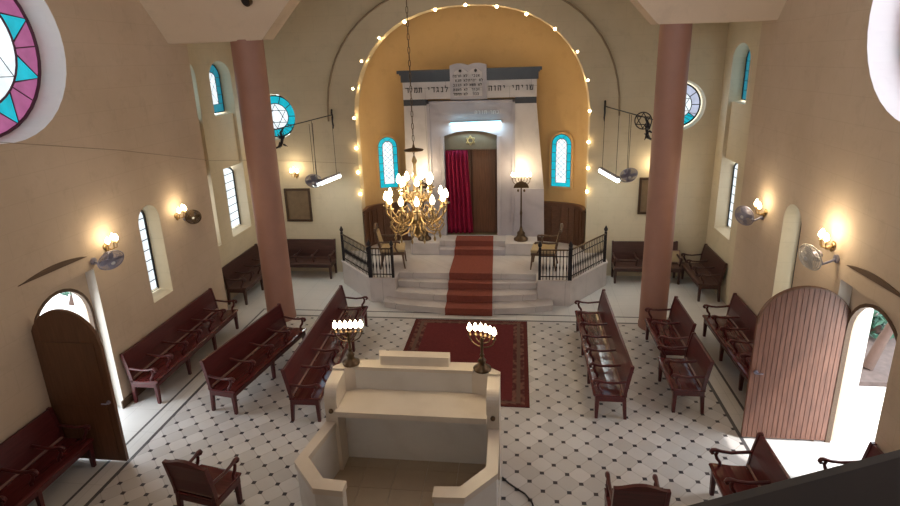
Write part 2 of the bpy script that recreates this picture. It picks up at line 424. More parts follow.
# transverse arch wall above the pillars, with its octagonal opening, and the pendentives
ZB = 6.2
tw = [(-6.1,ZB),(-3.84,ZB),(-3.2,6.9),(-1.75,8.1),(1.6,8.1),(3.02,6.95),(3.72,ZB),(6.1,ZB),(6.1,H),(-6.1,H)]
tag(MB().prism(tw, lambda u,v,w: (u, 11.3+w, v), 0, .5).build('wall_crossing', M['wall']), kind='structure')
tag(MB().box(-6.1, 6.1, 11.8, YB, 8.15, 8.3).build('ceiling_chancel', M['cream']), kind='structure')
def pendentive(sx, xi, nm):
    mb = MB(); n = 10; rows = []
    for i in range(n+1):
        t = i/n; z = ZB-.02+(H-ZB)*t
        dl = .95*(z-ZB+.02)**1.05; dr = (.68*(z-ZB+.02))**1.05 if z < 6.95 else .0
        Lp = Vector((sx*XW, 10.95-dl, z-.02)); 
        xr = xi-(z-ZB)*.93 if z < 6.9 else xi-.65-(z-6.9)*1.2
        Rp = Vector((sx*xr, 11.28, z))
        rows.append([Lp.lerp(Rp, j/12)+Vector((0, .06*sin(pi*j/12), 0)) for j in range(13)])
    vs = [v for r in rows for v in r]
    mb.add(vs, [(i*13+j, i*13+j+1, (i+1)*13+j+1, (i+1)*13+j) for i in range(n) for j in range(12)], True)
    b = rows[0]
    mb.add(b+[(sx*XW,11.32,ZB-.02)]+[(v.x, 11.32, v.z) for v in b[1:]], [(j, j+1, 13+j+1, 13+j) for j in range(12)])
    tag(mb.build('ceiling_pendentive_'+nm, M['pend'], recalc=False), kind='structure')
pendentive(-1, 3.84, 'left'); pendentive(1, 3.72, 'right')
# ceiling speaker on the left pendentive
t = empty('loudspeaker', (-3.93, 10.93, 6.87), label='small dark round loudspeaker set in the ceiling above the left pillar', cat='loudspeaker')
MB().cyl((0,0,0), (.02,.06,.03), .11, .11, 18).build('housing', M['bronze'], t); MB().cyl((-.004,-.012,-.006),(0,0,0), .085, .085, 18).build('grille', M['iron'], t)
# pillars
def pillar(x, y, r, label):
    t = empty('pillar', (x, y, 0), label=label, cat='pillar', kind='structure')
    MB().lathe([(r*1.02,0),(r*1.02,.1),(r*.98,.14),(r*.99,3),(r*1.0,6.2)], n=32).build('shaft', M['pillar'], t)
pillar(-4.30, 11.55, .325, 'thick red round pillar at left beside the dark benches, light band down its side')
pillar(4.12, 11.55, .287, 'thick red round pillar at right before the back wall bench')
# dark crescents whose colour stands in for the shaded recess above the side doors
for k, sx in ((3, -1), (4, 1)):
    seg = [(6.45, 2.86)]+[(6.45+1.3*i/12, 2.84+.095*sin(pi*i/12)**.8) for i in range(1, 12)]+[(7.75, 2.84)]
    tag(MB().prism(seg, lambda u,v,w: (sx*(XW-w), u, v), 0, .02).build('trim_%d' % k, M['lintel']), kind='structure')
    tag(MB().box(*sorted((sx*XW, sx*(XW-.02))), 7.78, YJ, 0, .14).build('baseboard_'+('left' if sx < 0 else 'right'), M['lintel']), kind='structure')
# outside: paving, planting
tag(MB().box(-30, 30, -25, 40, -.4, -.21).build('ground_outside', M['paving']), kind='structure')
for sx in (-1, 1): tag(MB().box(*sorted((sx*6.1, sx*6.9)), 6.2, 8.1, -.2, -.02).build('doorstep_'+('left' if sx < 0 else 'right'), M['paving']), kind='structure')
tag(MB().box(7.2, 14, 9.75, 22, -.21, -.12).build('planting_bed', M['soil']), label='bed of brown leaf litter outside the right door', cat='planting bed', kind='structure')
def tree(x, y, label, h, lean, seed, n=240, rad=.9, zc=None):
    rnd = random.Random(seed); t = empty('garden_tree', (x, y, -.12), label=label, cat='tree', group=None)
    MB().tube([(0,0,0),(lean*.3,.1,h*.35),(lean*.7,.25,h*.7),(lean,.3,h)], [.1,.09,.07,.05], 10).build('trunk', M['bark'], t)
    mb = MB()
    for _ in range(n):
        d = Vector((rnd.gauss(0,1),rnd.gauss(0,1),rnd.gauss(0,.8))).normalized()*rad*rnd.uniform(.4,1)+Vector((lean,.3,zc or h))
        a = Vector((rnd.uniform(-1,1),rnd.uniform(-1,1),rnd.uniform(-1,1))).normalized()*.13; b = a.cross(Vector((rnd.uniform(-1,1),rnd.uniform(-1,1),1))).normalized()*.05
        mb.add([d-a, d+b, d+a, d-b], [(0,1,2,3)])
    f = mb.build('foliage', M['leaf'], t, recalc=False)
tree(7.75, 10.25, 'leaning tree with reddish trunk seen outside through the right doorway', 1.5, .75, 3, 220, .6, 1.7)
tree(8.75, 11.75, 'leafy green shrub further off outside the right doorway', .6, -.1, 4, 520, .8, .35)
tree(-10.3, 12.2, 'green shrub glimpsed above the leaf of the left door', .8, .1, 5, 160, .5, .5)

# ------------------------------------------------------------------ doors
def door_leaf(name, x_h, x_f, y, mat, label, latch_z, planked):
    """leaf standing open along X at depth y; hinge edge x_h, free edge x_f"""
    t = empty(name, (x_h, y, 0), label=label, cat='door', kind='structure')
    x0, x1 = sorted((0, x_f-x_h)); c = (x0+x1)/2; a = (x1-x0)/2
    mb = MB(); k = 18; wd = (x1-x0)/k
    for i in range(k if planked else 1):
        u0 = x0+wd*i if planked else x0; u1 = u0+wd-.008 if planked else x1
        top = lambda u: 1.92+.58*sqrt(max(0, 1-((u-c)/a)**2))
        pts = [(u0,.03),(u1,.03)]+[(u1+(u0-u1)*j/(3 if planked else 24), top(u1+(u0-u1)*j/(3 if planked else 24))) for j in range((3 if planked else 24)+1)]
        mb.prism(pts, lambda u,v,w: (u,w,v), -.025, .025)
    mb.build('leaf_planks' if planked else 'leaf_panel', mat, t)
    if planked:
        b2 = MB()
        arc = [(c+a*cos(pi*i/24), 1.92+.58*sin(pi*i/24)) for i in range(25)]; arc2 = [(c+(a-.02)*cos(pi*i/24), 1.92+.56*sin(pi*i/24)) for i in range(25)]
        b2.prism(arc+arc2[::-1], lambda u,v,w: (u,w,v), -.032, .032); b2.build('edge_strip', M['darkdoor'], t)
        b3 = MB()
        for z in (.35, 1.1, 1.8): b3.box(x0+.05, x1-.05, .025, .06, z, z+.14)
        b3.build('ledge', mat, t)
    else:
        b3 = MB()
        for z in (.12, 1.15): b3.box(x0+.1, x1-.1, -.035, -.02, z, z+.85)
        b3.build('panel_field', mat, t)
    xl = x_f-x_h; s = -1 if xl > 0 else 1
    hd = MB().cyl((xl+s*.07,-.05,latch_z),(xl+s*.07,-.02,latch_z), .03, .03, 10); hd.tube([(xl+s*.07,-.05,latch_z),(xl+s*.07,-.08,latch_z),(xl+s*.15,-.08,latch_z)], .011, 6)
    hd.build('handle', M['steel'], t)
    hg = MB()
    for z in (.4, 1.9): hg.cyl((-s*.01,0,z),(-s*.01,0,z+.12), .02, .02, 8)
    hg.build('hinge', M['iron'], t)
door_leaf('door_1', -5.70, -4.62, 6.50, M['darkdoor'], 'dark brown arched door standing open into the hall at left', 1.05, False)
door_leaf('door_2', 5.87, 4.62, 7.80, M['doorwood'], 'reddish planked arched door standing open into the hall at right', 1.15, True)
for k, sx in ((5, -1), (6, 1)):   # dark door frames set at the outer end of the reveal
    y0, y1 = DOOR[0]+.06, DOOR[1]-.02
    o = arch_pts(y0, y1, 0, 1.85, 2.46)[2:]; i_ = arch_pts(y0+.05, y1-.05, 0, 1.85, 2.41)[2:]
    ring = [(y1,0)]+o+[(y0,0),(y0+.05,0)]+i_[::-1]+[(y1-.05,0)]
    tag(MB().prism(ring, lambda u,v,w: (sx*(XW+.155+w), u, v), 0, .07).build('trim_%d' % k, M['lintel']), kind='structure')

# ------------------------------------------------------------------ windows
WN = [0]
def lead_ring(mb, fn, c, r, t=.012, n=40, w=0):
    mb.tube([fn(c[0]+r*cos(2*pi*i/n), c[1]+r*sin(2*pi*i/n), w) for i in range(n)], t, 6, True)
def lancet(fn, u0, u1, v0, vs, vt, label, style):
    """stained-glass lancet in local (u,v,w) with w towards the room"""
    WN[0] += 1
    t = empty('window_%d' % WN[0], fn((u0+u1)/2, v0, 0), label=label, cat='window', kind='structure')
    L = Vector(t.location); f2 = lambda u,v,w: tuple(Vector(fn(u,v,w))-L)
    bo = (u1-u0)*.23 if style != 'plain' else .03
    o = arch_pts(u0, u1, v0, vs, vt); i_ = arch_pts(u0+bo, u1-bo, v0+bo*(.9 if style != 'plain' else 1), vs, vt-bo)
    # border glass in blocks
    if style != 'plain':
        mb = MB(); n = len(o)
        for k in range(n):
            a, b, c, d = o[k], o[(k+1) % n], i_[(k+1) % n], i_[k]
            mb.add([f2(*q, .0) for q in (a,b,c,d)]+[f2(*q, -.02) for q in (a,b,c,d)], [(0,1,2,3),(4,7,6,5)])
        mb.build('border_pane', M[style], t)
    MB().prism(i_, f2, -.02, 0).build('pane', M['clear'], t)
    mb = MB()
    for lp, r in ((o, .016), (i_, .009)): mb.tube([f2(*q, .004) for q in lp], r, 6, True)
    k = max(2, int((vs-v0)/.2))
    for j in range(1, k+1):
        z = v0+(vs-v0)*j/k
        if style == 'plain': mb.tube([f2(u0,z,.004), f2(u1,z,.004)], .008, 6)
        else:
            mb.tube([f2(u0,z,.004), f2(u0+bo,z,.004)], .007, 6); mb.tube([f2(u1-bo,z,.004), f2(u1,z,.004)], .007, 6)
    if style == 'plain': mb.tube([f2((u0+u1)/2,v0,.004), f2((u0+u1)/2,vt,.004)], .008, 6)
    else:            # diamond lattice of the centre light
        a, b = u0+bo, u1-bo; w = b-a; st = w*.5; z = v0+bo
        while z < vs+.0:
            for m_ in (0, 1):
                mb.tube([f2(a if m_ else b, z, .004), f2(b if m_ else a, z+w, .004)], .004, 4)
            z += st
    mb.build('lead_frame', M['lead'], t)
    return t
def star(mb, f, c, r, t):
    for k in (0, 1):
        p = [(c[0]+r*sin(2*pi*i/3+k*pi), c[1]+r*cos(2*pi*i/3+k*pi)) for i in range(3)]
        for i in range(3): mb.tube([f(*p[i], .006), f(*p[(i+1) % 3], .006)], t, 5)
def sector(mb, f, c, r0, r1, a0, a1, n=6):
    p = [(c[0]+r1*cos(a0+(a1-a0)*i/n), c[1]+r1*sin(a0+(a1-a0)*i/n)) for i in range(n+1)]+[(c[0]+r0*cos(a1+(a0-a1)*i/n), c[1]+r0*sin(a1+(a0-a1)*i/n)) for i in range(n+1)]
    mb.prism(p, f, -.02, 0)
def small_rose(c, r, label, bm='cyan'):
    WN[0] += 1
    fn = lambda u,v,w: (u, YB+.2-w, v)
    t = empty('window_%d' % WN[0], fn(c[0], c[1]-r, 0), label=label, cat='window', kind='structure')
    L = Vector(t.location); f = lambda u,v,w: tuple(Vector(fn(u,v,w))-L)
    a, b = MB(), MB(); n = 10
    for i in range(n):
        sector(a if not 6 <= i < 9 else b, f, c, r*.62, r, 2*pi*i/n+.01, 2*pi*(i+1)/n-.01)
    a.build('border_pane', M[bm], t); b.build('lower_pane', M['cyan'], t)
    MB().prism(circ(*c, r*.62), f, -.02, 0).build('pane', M['clear'], t)
    mb = MB(); lead_ring(mb, f, c, r, .022); lead_ring(mb, f, c, r*.62, .012); lead_ring(mb, f, c, r*.3, .006)
    for i in range(n):
        q = 2*pi*i/n; mb.tube([f(c[0]+r*.62*cos(q), c[1]+r*.62*sin(q), .005), f(c[0]+r*cos(q), c[1]+r*sin(q), .005)], .011, 6)
    for q in [R(x) for x in range(215, 330, 12)]: mb.tube([f(c[0]+r*.62*cos(q), c[1]+r*.62*sin(q), .005), f(c[0]+r*cos(q+.2), c[1]+r*sin(q+.2), .005)], .006, 5)
    star(mb, f, c, r*.58, .008); mb.build('lead_frame', M['lead'], t)
small_rose((BROSE[0][0], BROSE[0][1]), .55, 'round cyan window with a star in its white centre, beside the left pillar')
small_rose((BROSE[1][0], BROSE[1][1]), .52, 'round pale blue window half hidden behind the right pillar', 'lilac')
def big_rose(sx, label):
    WN[0] += 1
    fn = lambda u,v,w: (sx*(XW+.42-w), u, v)
    cy, cz, _ = ROSE; r = 1.24; c = (cy, cz)
    t = empty('window_%d' % WN[0], fn(cy, cz-r, 0), label=label, cat='window', kind='structure')
    L = Vector(t.location); f = lambda u,v,w: tuple(Vector(fn(u,v,w))-L)
    MB().prism(circ(*c, .84), f, -.02, 0).build('pane', M['clear'], t)
    a, b = MB(), MB(); mb = MB(); N = 9; a0 = R(-21)
    for i in range(N):
        q = a0+2*pi*i/N; h = 2*pi/N
        P = lambda rr, ang: (c[0]+rr*cos(ang), c[1]+rr*sin(ang))
        bl, br_ = q-h*.36, q+h*.36
        tri = [P(1.235, q)]+[P(.84, br_+(bl-br_)*j/4) for j in range(5)]
        b.prism(tri, f, -.02, 0)
        gap = [P(1.235, q+h*j/6) for j in range(7)]+[P(.84, q+h-h*.36), P(.84, q+h*.36)]
        a.prism(gap, f, -.02, 0)
        mb.tube([f(*P(.84, bl), .004), f(*P(1.24, q), .004), f(*P(.84, br_), .004)], .013, 5)
        mb.tube([f(*P(.84, q+h*.5), .004), f(*P(1.24, q+h*.55), .004)], .01, 5)
    a.build('mauve_pane', M['pink'], t); b.build('cyan_pane', M['cyan'], t)
    lead_ring(mb, f, c, 1.24, .03); lead_ring(mb, f, c, .84, .018)
    mb.build('lead_frame', M['mauve_lead'], t)
    m2 = MB(); star(m2, f, c, .82, .006); lead_ring(m2, f, c, .42, .006)
    m2.build('star_lead', M['lead'], t)
big_rose(-1, 'large round window of mauve and cyan glass high on the left wall')
big_rose(1, 'large bright round window high on the right wall')
def side_fn(sx, X, d): return lambda u,v,w: (sx*(X+d-w), u, v)
lancet(side_fn(-1, XW, .3), WIN[0]+.02, WIN[1]-.02, WIN[2]+.06, WIN[3], WIN[4]-.03, 'narrow clear window in the left wall beside a wall fan', 'plain')
lancet(side_fn(1, XW, .3), WIN[0]+.02, WIN[1]-.02, WIN[2]+.06, WIN[3], WIN[4]-.03, 'pale arched window recess above the open right door', 'plain')
for sx, nm in ((-1, 'left'), (1, 'right')):
    for (a, b), (z0, zs, zt), st, lb in [
        (NICHE[0], (1.5,3.0,3.24), 'plain', 'lower window nearest the hall in the %s chancel recess' % nm),
        (NICHE[1], (1.5,3.0,3.24), 'plain', 'lower clear window by the corner bench in the %s chancel recess' % nm),
        (NICHE[0], (4.55,5.45,5.84), 'teal', 'upper window nearest the hall in the %s chancel recess' % nm),
        (NICHE[1], (4.55,5.45,5.84), 'teal', 'upper blue lancet window near the back of the %s chancel recess' % nm)]:
        lancet(side_fn(sx, XR_, .3), a+.02, b-.02, z0+.05, zs, zt-.02, lb, st)
def apse_win(uc, label):
    # frame the window on the curved wall: find the wall point and tangent at x = uc
    i = min(range(40), key=lambda k: abs((AP[k][0]+AP[k+1][0])/2-uc))
    (x0,y0),(x1,y1) = AP[max(0,i-1)], AP[min(40,i+2)]
    d = Vector((x1-x0, y1-y0, 0)).normalized(); n = Vector((d.y, -d.x, 0))
    if n.y > 0: n = -n
    pc = Vector(((AP[i][0]+AP[i+1][0])/2, (AP[i][1]+AP[i+1][1])/2, 0))+n*.07
    fn = lambda u,v,w: tuple(pc+d*u+n*w+Vector((0,0,v)))
    t = lancet(fn, -.27, .27, 2.26, 3.42, 3.70, label, 'cyan')
    L = Vector(t.location); f2 = lambda u,v,w: tuple(Vector(fn(u,v,w))-L)
    o = arch_pts(-.33, .33, 2.2, 3.42, 3.76); i_ = arch_pts(-.27, .27, 2.26, 3.42, 3.70); mb = MB()
    for k in range(len(o)):
        k2 = (k+1) % len(o)
        mb.add([f2(*o[k],.02), f2(*o[k2],.02), f2(*i_[k2],.02), f2(*i_[k],.02), f2(*o[k],-.1), f2(*o[k2],-.1), f2(*i_[k2],-.03), f2(*i_[k],-.03)],
               [(0,1,2,3),(0,4,5,1),(3,2,6,7)])
    mb.build('plaster_surround', M['apse'], t)
apse_win(-2.42, 'arched cyan bordered window left of the ark')
apse_win(2.36, 'arched cyan bordered window right of the ark')

# ------------------------------------------------------------------ podium and steps
p = empty('podium', (0, 12.94, 0), label='stepped white marble podium before the ark', cat='podium', kind='structure')
pp = lambda u,v,w: (u, v-12.94, w)
poly = [(-1.75,12.94),(-1.75,12.52),(-2.38,12.52),(-3.45,13.72),(-3.45,YB+.0)]+[(x*.999, y) for x, y in AP[1:-1]]+[(3.47,YB),(3.47,13.85),(2.45,12.52),(1.68,12.52),(1.68,12.94)]
MB().prism(poly, pp, 0, .60).build('platform', M['marble'], p)
cap = [(-1.73,12.92),(-1.73,12.50),(-2.40,12.50),(-3.47,13.71),(-3.47,YB)]+[(x*.999, y) for x, y in AP[1:-1]]+[(3.49,YB),(3.49,13.84),(2.47,12.50),(1.66,12.50),(1.66,12.92)]
MB().prism(cap, pp, .60, .64).build('platform_slab', M['marble'], p)
def stepshape(xl, xr, yf, yc, bulge):
    pts = [(xl, 12.93)]
    for i in range(13):
        t_ = -1+2*i/12; pts.append(((xl+xr)/2+(xr-xl)/2*t_, yf+bulge*abs(t_)**2.2))
    return pts+[(xr, 12.93)]
for (xl, xr, yf, bl, z0, z1) in ((-1.98, 2.02, 11.9, .3, 0, .16), (-1.74, 1.67, 12.29, .16, .16, .32), (-1.74, 1.67, 12.67, .1, .32, .48)):
    s1 = MB().prism(stepshape(xl, xr, yf+.03, 0, bl), pp, z0, z1-.035).prism(stepshape(xl-.02 if z0 == 0 else xl, xr+.02 if z0 == 0 else xr, yf, 0, bl), pp, z1-.035, z1)
    s1.build('step', M['marble'], p)
MB().box(-.9, .88, 14.25-12.94, 15.1-12.94, .64, .80).build('upper_step', M['marble2'], p, .01)
MB().box(-.9, .88, 14.54-12.94, 15.1-12.94, .80, .96).build('upper_step', M['marble'], p, .01)
for x0, x1 in ((-1.68,-.9),(.88,1.74)): MB().box(x0, x1, 14.28-12.94, 15.1-12.94, .64, .97).build('pedestal', M['marble'], p, .015)
# runner carpet draped over the steps
prof = [(11.62,.006),(11.9,.006),(11.88,.165),(12.27,.168),(12.26,.33),(12.65,.33),(12.64,.49),(12.9,.49),(12.9,.65),(14.23,.65),(14.23,.81),(14.52,.81),(14.52,.97),(14.98,.97)]
mb = MB(); x0, x1 = -.46, .64
prof[0] = (11.84, .012)
for i in range(len(prof)-1):
    (ya,za),(yb,zb) = prof[i], prof[i+1]
    sh = lambda y: (y-11.84)/3.14
    xa0, xa1, xb0, xb1 = x0-.02*sh(ya), x1-.1*sh(ya), x0-.02*sh(yb), x1-.1*sh(yb)
    mb.add([(xa0,ya,za),(xa1,ya,za),(xb1,yb,zb),(xb0,yb,zb),(xa0,ya+.012,za-.008),(xa1,ya+.012,za-.008),(xb1,yb+.012,zb-.008),(xb0,yb+.012,zb-.008)], [(0,1,2,3),(4,7,6,5),(0,3,7,4),(1,5,6,2)])
tag(mb.build('stair_runner', M['runner'], recalc=False), label='narrow red carpet runner going up the marble steps to the ark', cat='carpet')
tag(MB().box(-1.1, 1.43, 8.33, 11.6, .001, .014).build('carpet', M['carpet']), label='large dark red carpet with patterned border on tiled floor before the steps', cat='carpet')

# railings on the podium corners
def railing(name, pts, label):
    t = empty(name, (pts[0][0], pts[0][1], .64), label=label, cat='railing')
    q = [Vector((x-pts[0][0], y-pts[0][1], 0)) for x, y in pts]
    for a, b in zip(q[:-1], q[1:]):
        MB().tube([a+Vector((0,0,.74)), b+Vector((0,0,.74))], .026, 8, flat=.7).build('top_rail', M['bronze'], t)
        MB().tube([a+Vector((0,0,.58)), b+Vector((0,0,.58))], .012, 6).build('middle_rail', M['iron'], t)
        MB().tube([a+Vector((0,0,.08)), b+Vector((0,0,.08))], .014, 6).build('bottom_rail', M['iron'], t)
        n = max(4, int((b-a).length/.075))
        for k in range(1, n):
            c = a.lerp(b, k/n); mb = MB()
            mb.tube([c, c+Vector((0,0,.2)), c+Vector((0,0,.3)), c+Vector((0,0,.4)), c+Vector((0,0,.73))], [.009,.009,.02,.009,.009], 6)
            mb.build('baluster', M['iron'], t)
    for i, c in enumerate(q):
        q_ = .045 if i == 1 else .03; mb = MB().box(c.x-q_, c.x+q_, c.y-q_, c.y+q_, 0, .8); mb.lathe([(.012,.8),(.045,.83),(.05,.87),(.03,.91),(.006,.96)], (c.x, c.y, 0), 10)
        mb.build('post', M['iron'], t)
railing('railing', [(-1.80,12.57),(-2.36,12.57),(-3.40,13.74)], 'black iron railing with balusters on the left corner of the podium')
railing('railing', [(1.73,12.57),(2.43,12.57),(3.41,13.88)], 'black iron railing with balusters on the right corner of the podium')

# ------------------------------------------------------------------ the ark
HEB = {  # strokes of each letter in a unit square, drawn left to right
 'א': ((.1,.95,.9,.05),(.85,.95,.62,.45),(.38,.62,.15,.05)), 'ב': ((.1,.9,.8,.9),(.78,.9,.78,.1),(.05,.08,.95,.08)), 'ג': ((.3,.9,.68,.9),(.66,.9,.66,.3),(.66,.4,.8,.05),(.6,.3,.25,.05)),
 'ד': ((.08,.9,.95,.9),(.78,.9,.78,.05)), 'ה': ((.1,.9,.9,.9),(.85,.9,.85,.05),(.2,.6,.2,.05)), 'ו': ((.35,.9,.65,.9),(.6,.9,.6,.05)), 'ז': ((.25,.9,.75,.9),(.5,.9,.5,.05)),
 'ח': ((.1,.9,.9,.9),(.85,.9,.85,.05),(.16,.9,.16,.05)), 'י': ((.35,.9,.65,.9),(.6,.9,.6,.55)), 'כ': ((.1,.9,.75,.9),(.78,.85,.78,.15),(.1,.08,.75,.08)), 'ל': ((.2,1.2,.2,.85),(.2,.85,.85,.85),(.85,.85,.4,.05)),
 'מ': ((.15,.95,.3,.6),(.2,.9,.8,.9),(.82,.9,.82,.08),(.82,.08,.5,.08),(.3,.75,.1,.05)), 'נ': ((.4,.9,.7,.9),(.68,.9,.68,.1),(.25,.08,.75,.08)), 'ע': ((.15,.9,.35,.3),(.85,.9,.7,.3),(.7,.35,.1,.02)),
 'צ': ((.15,.95,.75,.1),(.85,.95,.55,.5),(.1,.08,.85,.08)), 'ר': ((.1,.9,.8,.9),(.8,.9,.8,.05)), 'ש': ((.1,.95,.2,.08),(.9,.95,.8,.08),(.5,.95,.3,.35),(.15,.08,.85,.08)), 'ת': ((.1,.9,.85,.9),(.85,.9,.85,.05),(.25,.9,.22,.08),(.22,.08,.05,.08))}
def text(body, size, loc, rot, mat, name, parent, depth=.006):
    h = size*.62; adv = size*.56; t = size*.055; mb = MB(); n = len(body); x = n*adv/2
    for ch_ in body:             # right to left
        x -= adv
        for (x0,z0,x1,z1) in HEB.get(ch_, ()):
            p, q = Vector((x+x0*adv*.82, 0, (z0-.5)*h)), Vector((x+x1*adv*.82, 0, (z1-.5)*h)); d = (q-p).normalized()*t*.6; nn = Vector((-d.z,0,d.x)).normalized()*t
            w_ = [p-d-nn, q+d-nn, q+d+nn, p-d+nn]
            mb.add([(v.x,-depth,v.z) for v in w_]+[(v.x,depth,v.z) for v in w_], [(0,1,2,3),(4,7,6,5),(0,4,5,1),(1,5,6,2),(2,6,7,3),(3,7,4,0)])
    return mb.build(name, mat, parent, loc=loc)
YA = 15.05; ca = -.06
ark = empty('torah_ark', (ca, YA, .96), label='tall marble ark with inscribed frieze, tablets and dark doorway at the back', cat='ark')
fa = lambda u,v,w: (u-ca, w, v-.96)
# portal with shallow pointed doorway
dl, dr, dz, da = -.77, .65, 3.74, 3.88
portal = [(-1.2,.96),(dl,.96),(dl,dz),(ca-.35,da-.03),(ca,da),(ca+.35,da-.03),(dr,dz),(dr,.96),(1.13,.96),(1.13,4.66),(-1.2,4.66)]
MB().prism(portal, fa, .0, .3).build('portal', M['marble2'], ark)
fr = MB()
for a, b in ((-1.2,-1.12),(1.05,1.13)): fr.box(a-ca, b-ca, -.05, .0, 0, 3.7)
fr.box(-1.2-ca, 1.13-ca, -.05, 0, 3.62, 3.7)
for a, b in ((-.86,-.77),(.65,.74)): fr.box(a-ca, b-ca, -.03, 0, 0, 2.78)
fr.build('portal_moulding', M['marble2'], ark, .01)
for a0, a1, b0, b1 in ((-1.84,-1.2,-1.8,-1.2),(1.13,1.9,1.13,1.68)):
    MB().frustum((a0-ca,a1-ca,-.1,.3),(b0-ca,b1-ca,-.06,.3), 1.35, 3.6).build('pilaster', M['marble'], ark)
    MB().frustum((a0-.02-ca if a0 < 0 else a0-ca, a1+.03-ca if a0 > 0 else a1-ca,-.13,.3),(a0-ca,a1-ca,-.12,.3), 0, 1.35).build('pilaster_base', M['marble2'], ark)
for a, b in ((-1.8,-1.2),(1.13,1.68)):
    MB().box(a-ca, b-ca, -.075, .3, 3.6, 3.76).build('dark_band', M['marbled'], ark)
MB().box(-1.8-ca, 1.68-ca, -.09, .3, 3.76, 4.2).build('frieze', M['marble'], ark)
cn = MB().box(-1.84-ca, 1.72-ca, -.12, .3, 4.2, 4.42); cn.box(-1.92-ca, 1.8-ca, -.2, .3, 4.42, 4.5); cn.box(-1.87-ca, 1.75-ca, -.15, .3, 4.38, 4.42)
cn.build('cornice', M['marbled'], ark)
tp = [(-.53,4.7),(.41,4.7),(.41,5.55)]+[(.41-.94*i/16, 5.55+.05*abs(sin(2*pi*i/16))) for i in range(1,16)]+[(-.53,5.55)]
tb = MB().prism(tp, fa, -.24, .0).build('tablets', M['marble2'], ark)
inn = [(-.42,4.78),(.3,4.78),(.3,5.38)]+[(.3-.72*i/20, 5.38+.09*abs(sin(2*pi*i/20))) for i in range(1,20)]+[(-.42,5.38)]
MB().prism(inn, fa, -.265, -.24).build('tablet_face', M['marble'], tb)
rt = (R(90),0,0)
for i, (a, b) in enumerate((('אנכי','לא תרצח'),('לא יהיה','לא תנאף'),('לא תשא','לא תגנב'),('זכור','לא תענה'),('כבד','לא תחמד'))):
    z = 5.29-.113*i-.96
    
    for body, xc in ((a, .135), (b, -.26)):
        ws = body.split(' '); w0 = len(body)*.1*.56; xr = xc-ca+w0/2
        for wd_ in ws:
            wl = len(wd_)*.1*.56; text(wd_, .1, (xr-wl/2, -.272, z), rt, M['letter'], 'commandment', tb); xr -= wl+.1*.5
rz_ = MB()
for x in (-.26, .135): rz_.prism([(x+.05*cos(2*pi*k/12)*(1 if k % 2 else .6), 5.415+.05*sin(2*pi*k/12)*(1 if k % 2 else .6)) for k in range(12)], fa, -.272, -.262)
rz_.build('rosette', M['letter'], tb)
for s_, x in (('שויתי',1.32),('יהוה',.68),('לנגדי',-.87),('תמיד',-1.5)): text(s_, .21, (x-ca, -.096, 4.0), rt, M['letter'], 'inscription', ark)
text('כתר', .15, (.6-ca, -.012, 3.39), rt, M['pale_letter'], 'lettering', ark)
text('תורה', .15, (.24-ca, -.012, 3.39), rt, M['pale_letter'], 'lettering', ark)
MB().box(dl-ca, dr-ca, .24, .28, 0, 2.95).build('door_back', M['darkdoor'], ark)
dd = MB()
for a, b in ((-.72,-.08),(-.04,.6)):
    dd.box(a-ca, b-ca, .19, .24, .02, 2.4)
dd.build('door_leaf', M['darkdoor'], ark, .01)
vp = [(dl,3.36),(dr,3.36),(dr,dz),(ca+.35,da-.03),(ca,da),(ca-.35,da-.03),(dl,dz)]
va = MB().prism(vp, fa, .1, .13).build('valance', M['valance'], ark)
mb = MB(); star(mb, lambda u,v,w: (u-ca, .095-w, v-.96), (ca, 3.6), .13, .012); mb.build('star_emblem', M['gold'], va)
MB().cyl((dl-ca,.16,2.4),(dr-ca,.16,2.4), .015).build('curtain_rail', M['brass'], ark)
# curtain, gathered to the left
nx, nz = 40, 14; mb = MB(); vs = []
for j in range(nz+1):
    z = 1.0+2.34*j/nz
    for i in range(nx+1):
        s_ = i/nx; w_ = .58+.12*(1-j/nz)*(0.6)
        x = -.74+w_*s_+.05*(1-j/nz)*s_; y = YA+.08+.045*sin(s_*2*pi*5.5+.3*sin(j*.7))
        vs.append((x, y, z))
mb.add(vs, [(j*(nx+1)+i, j*(nx+1)+i+1, (j+1)*(nx+1)+i+1, (j+1)*(nx+1)+i) for j in range(nz) for i in range(nx)], True)
cu = mb.build('curtain', M['curtain'], recalc=False); so = cu.modifiers.new('thick', 'SOLIDIFY'); so.thickness = .012
tag(cu, 'crimson velvet curtain drawn to the left of the ark doorway', 'curtain')
# tube lamp over the ark doorway
t = empty('tube_lamp', (.1, YA-.06, 4.08), label='glowing pale blue tube lamp above the ark doorway', cat='lamp'); t.rotation_euler = (0, -.02, 0)
MB().box(-.68,.68,-.0,.06,-.03,.04).build('batten', M['white'], t, .01)
MB().cyl((-.66,-.04,0),(.66,-.04,0), .034, .034, 12).build('tube', M['tube'], t)
MB().box(-.7,-.66,-.06,.03,-.03,.03).box(.66,.7,-.06,.03,-.03,.03).build('end_cap', M['white'], t)
light('ark_tube_light', 'AREA', (.1, YA-.16, 4.05), 14, (.55,.85,1.), shape='RECTANGLE', size=1.3, size_y=.08, rot=(R(60),0,0))

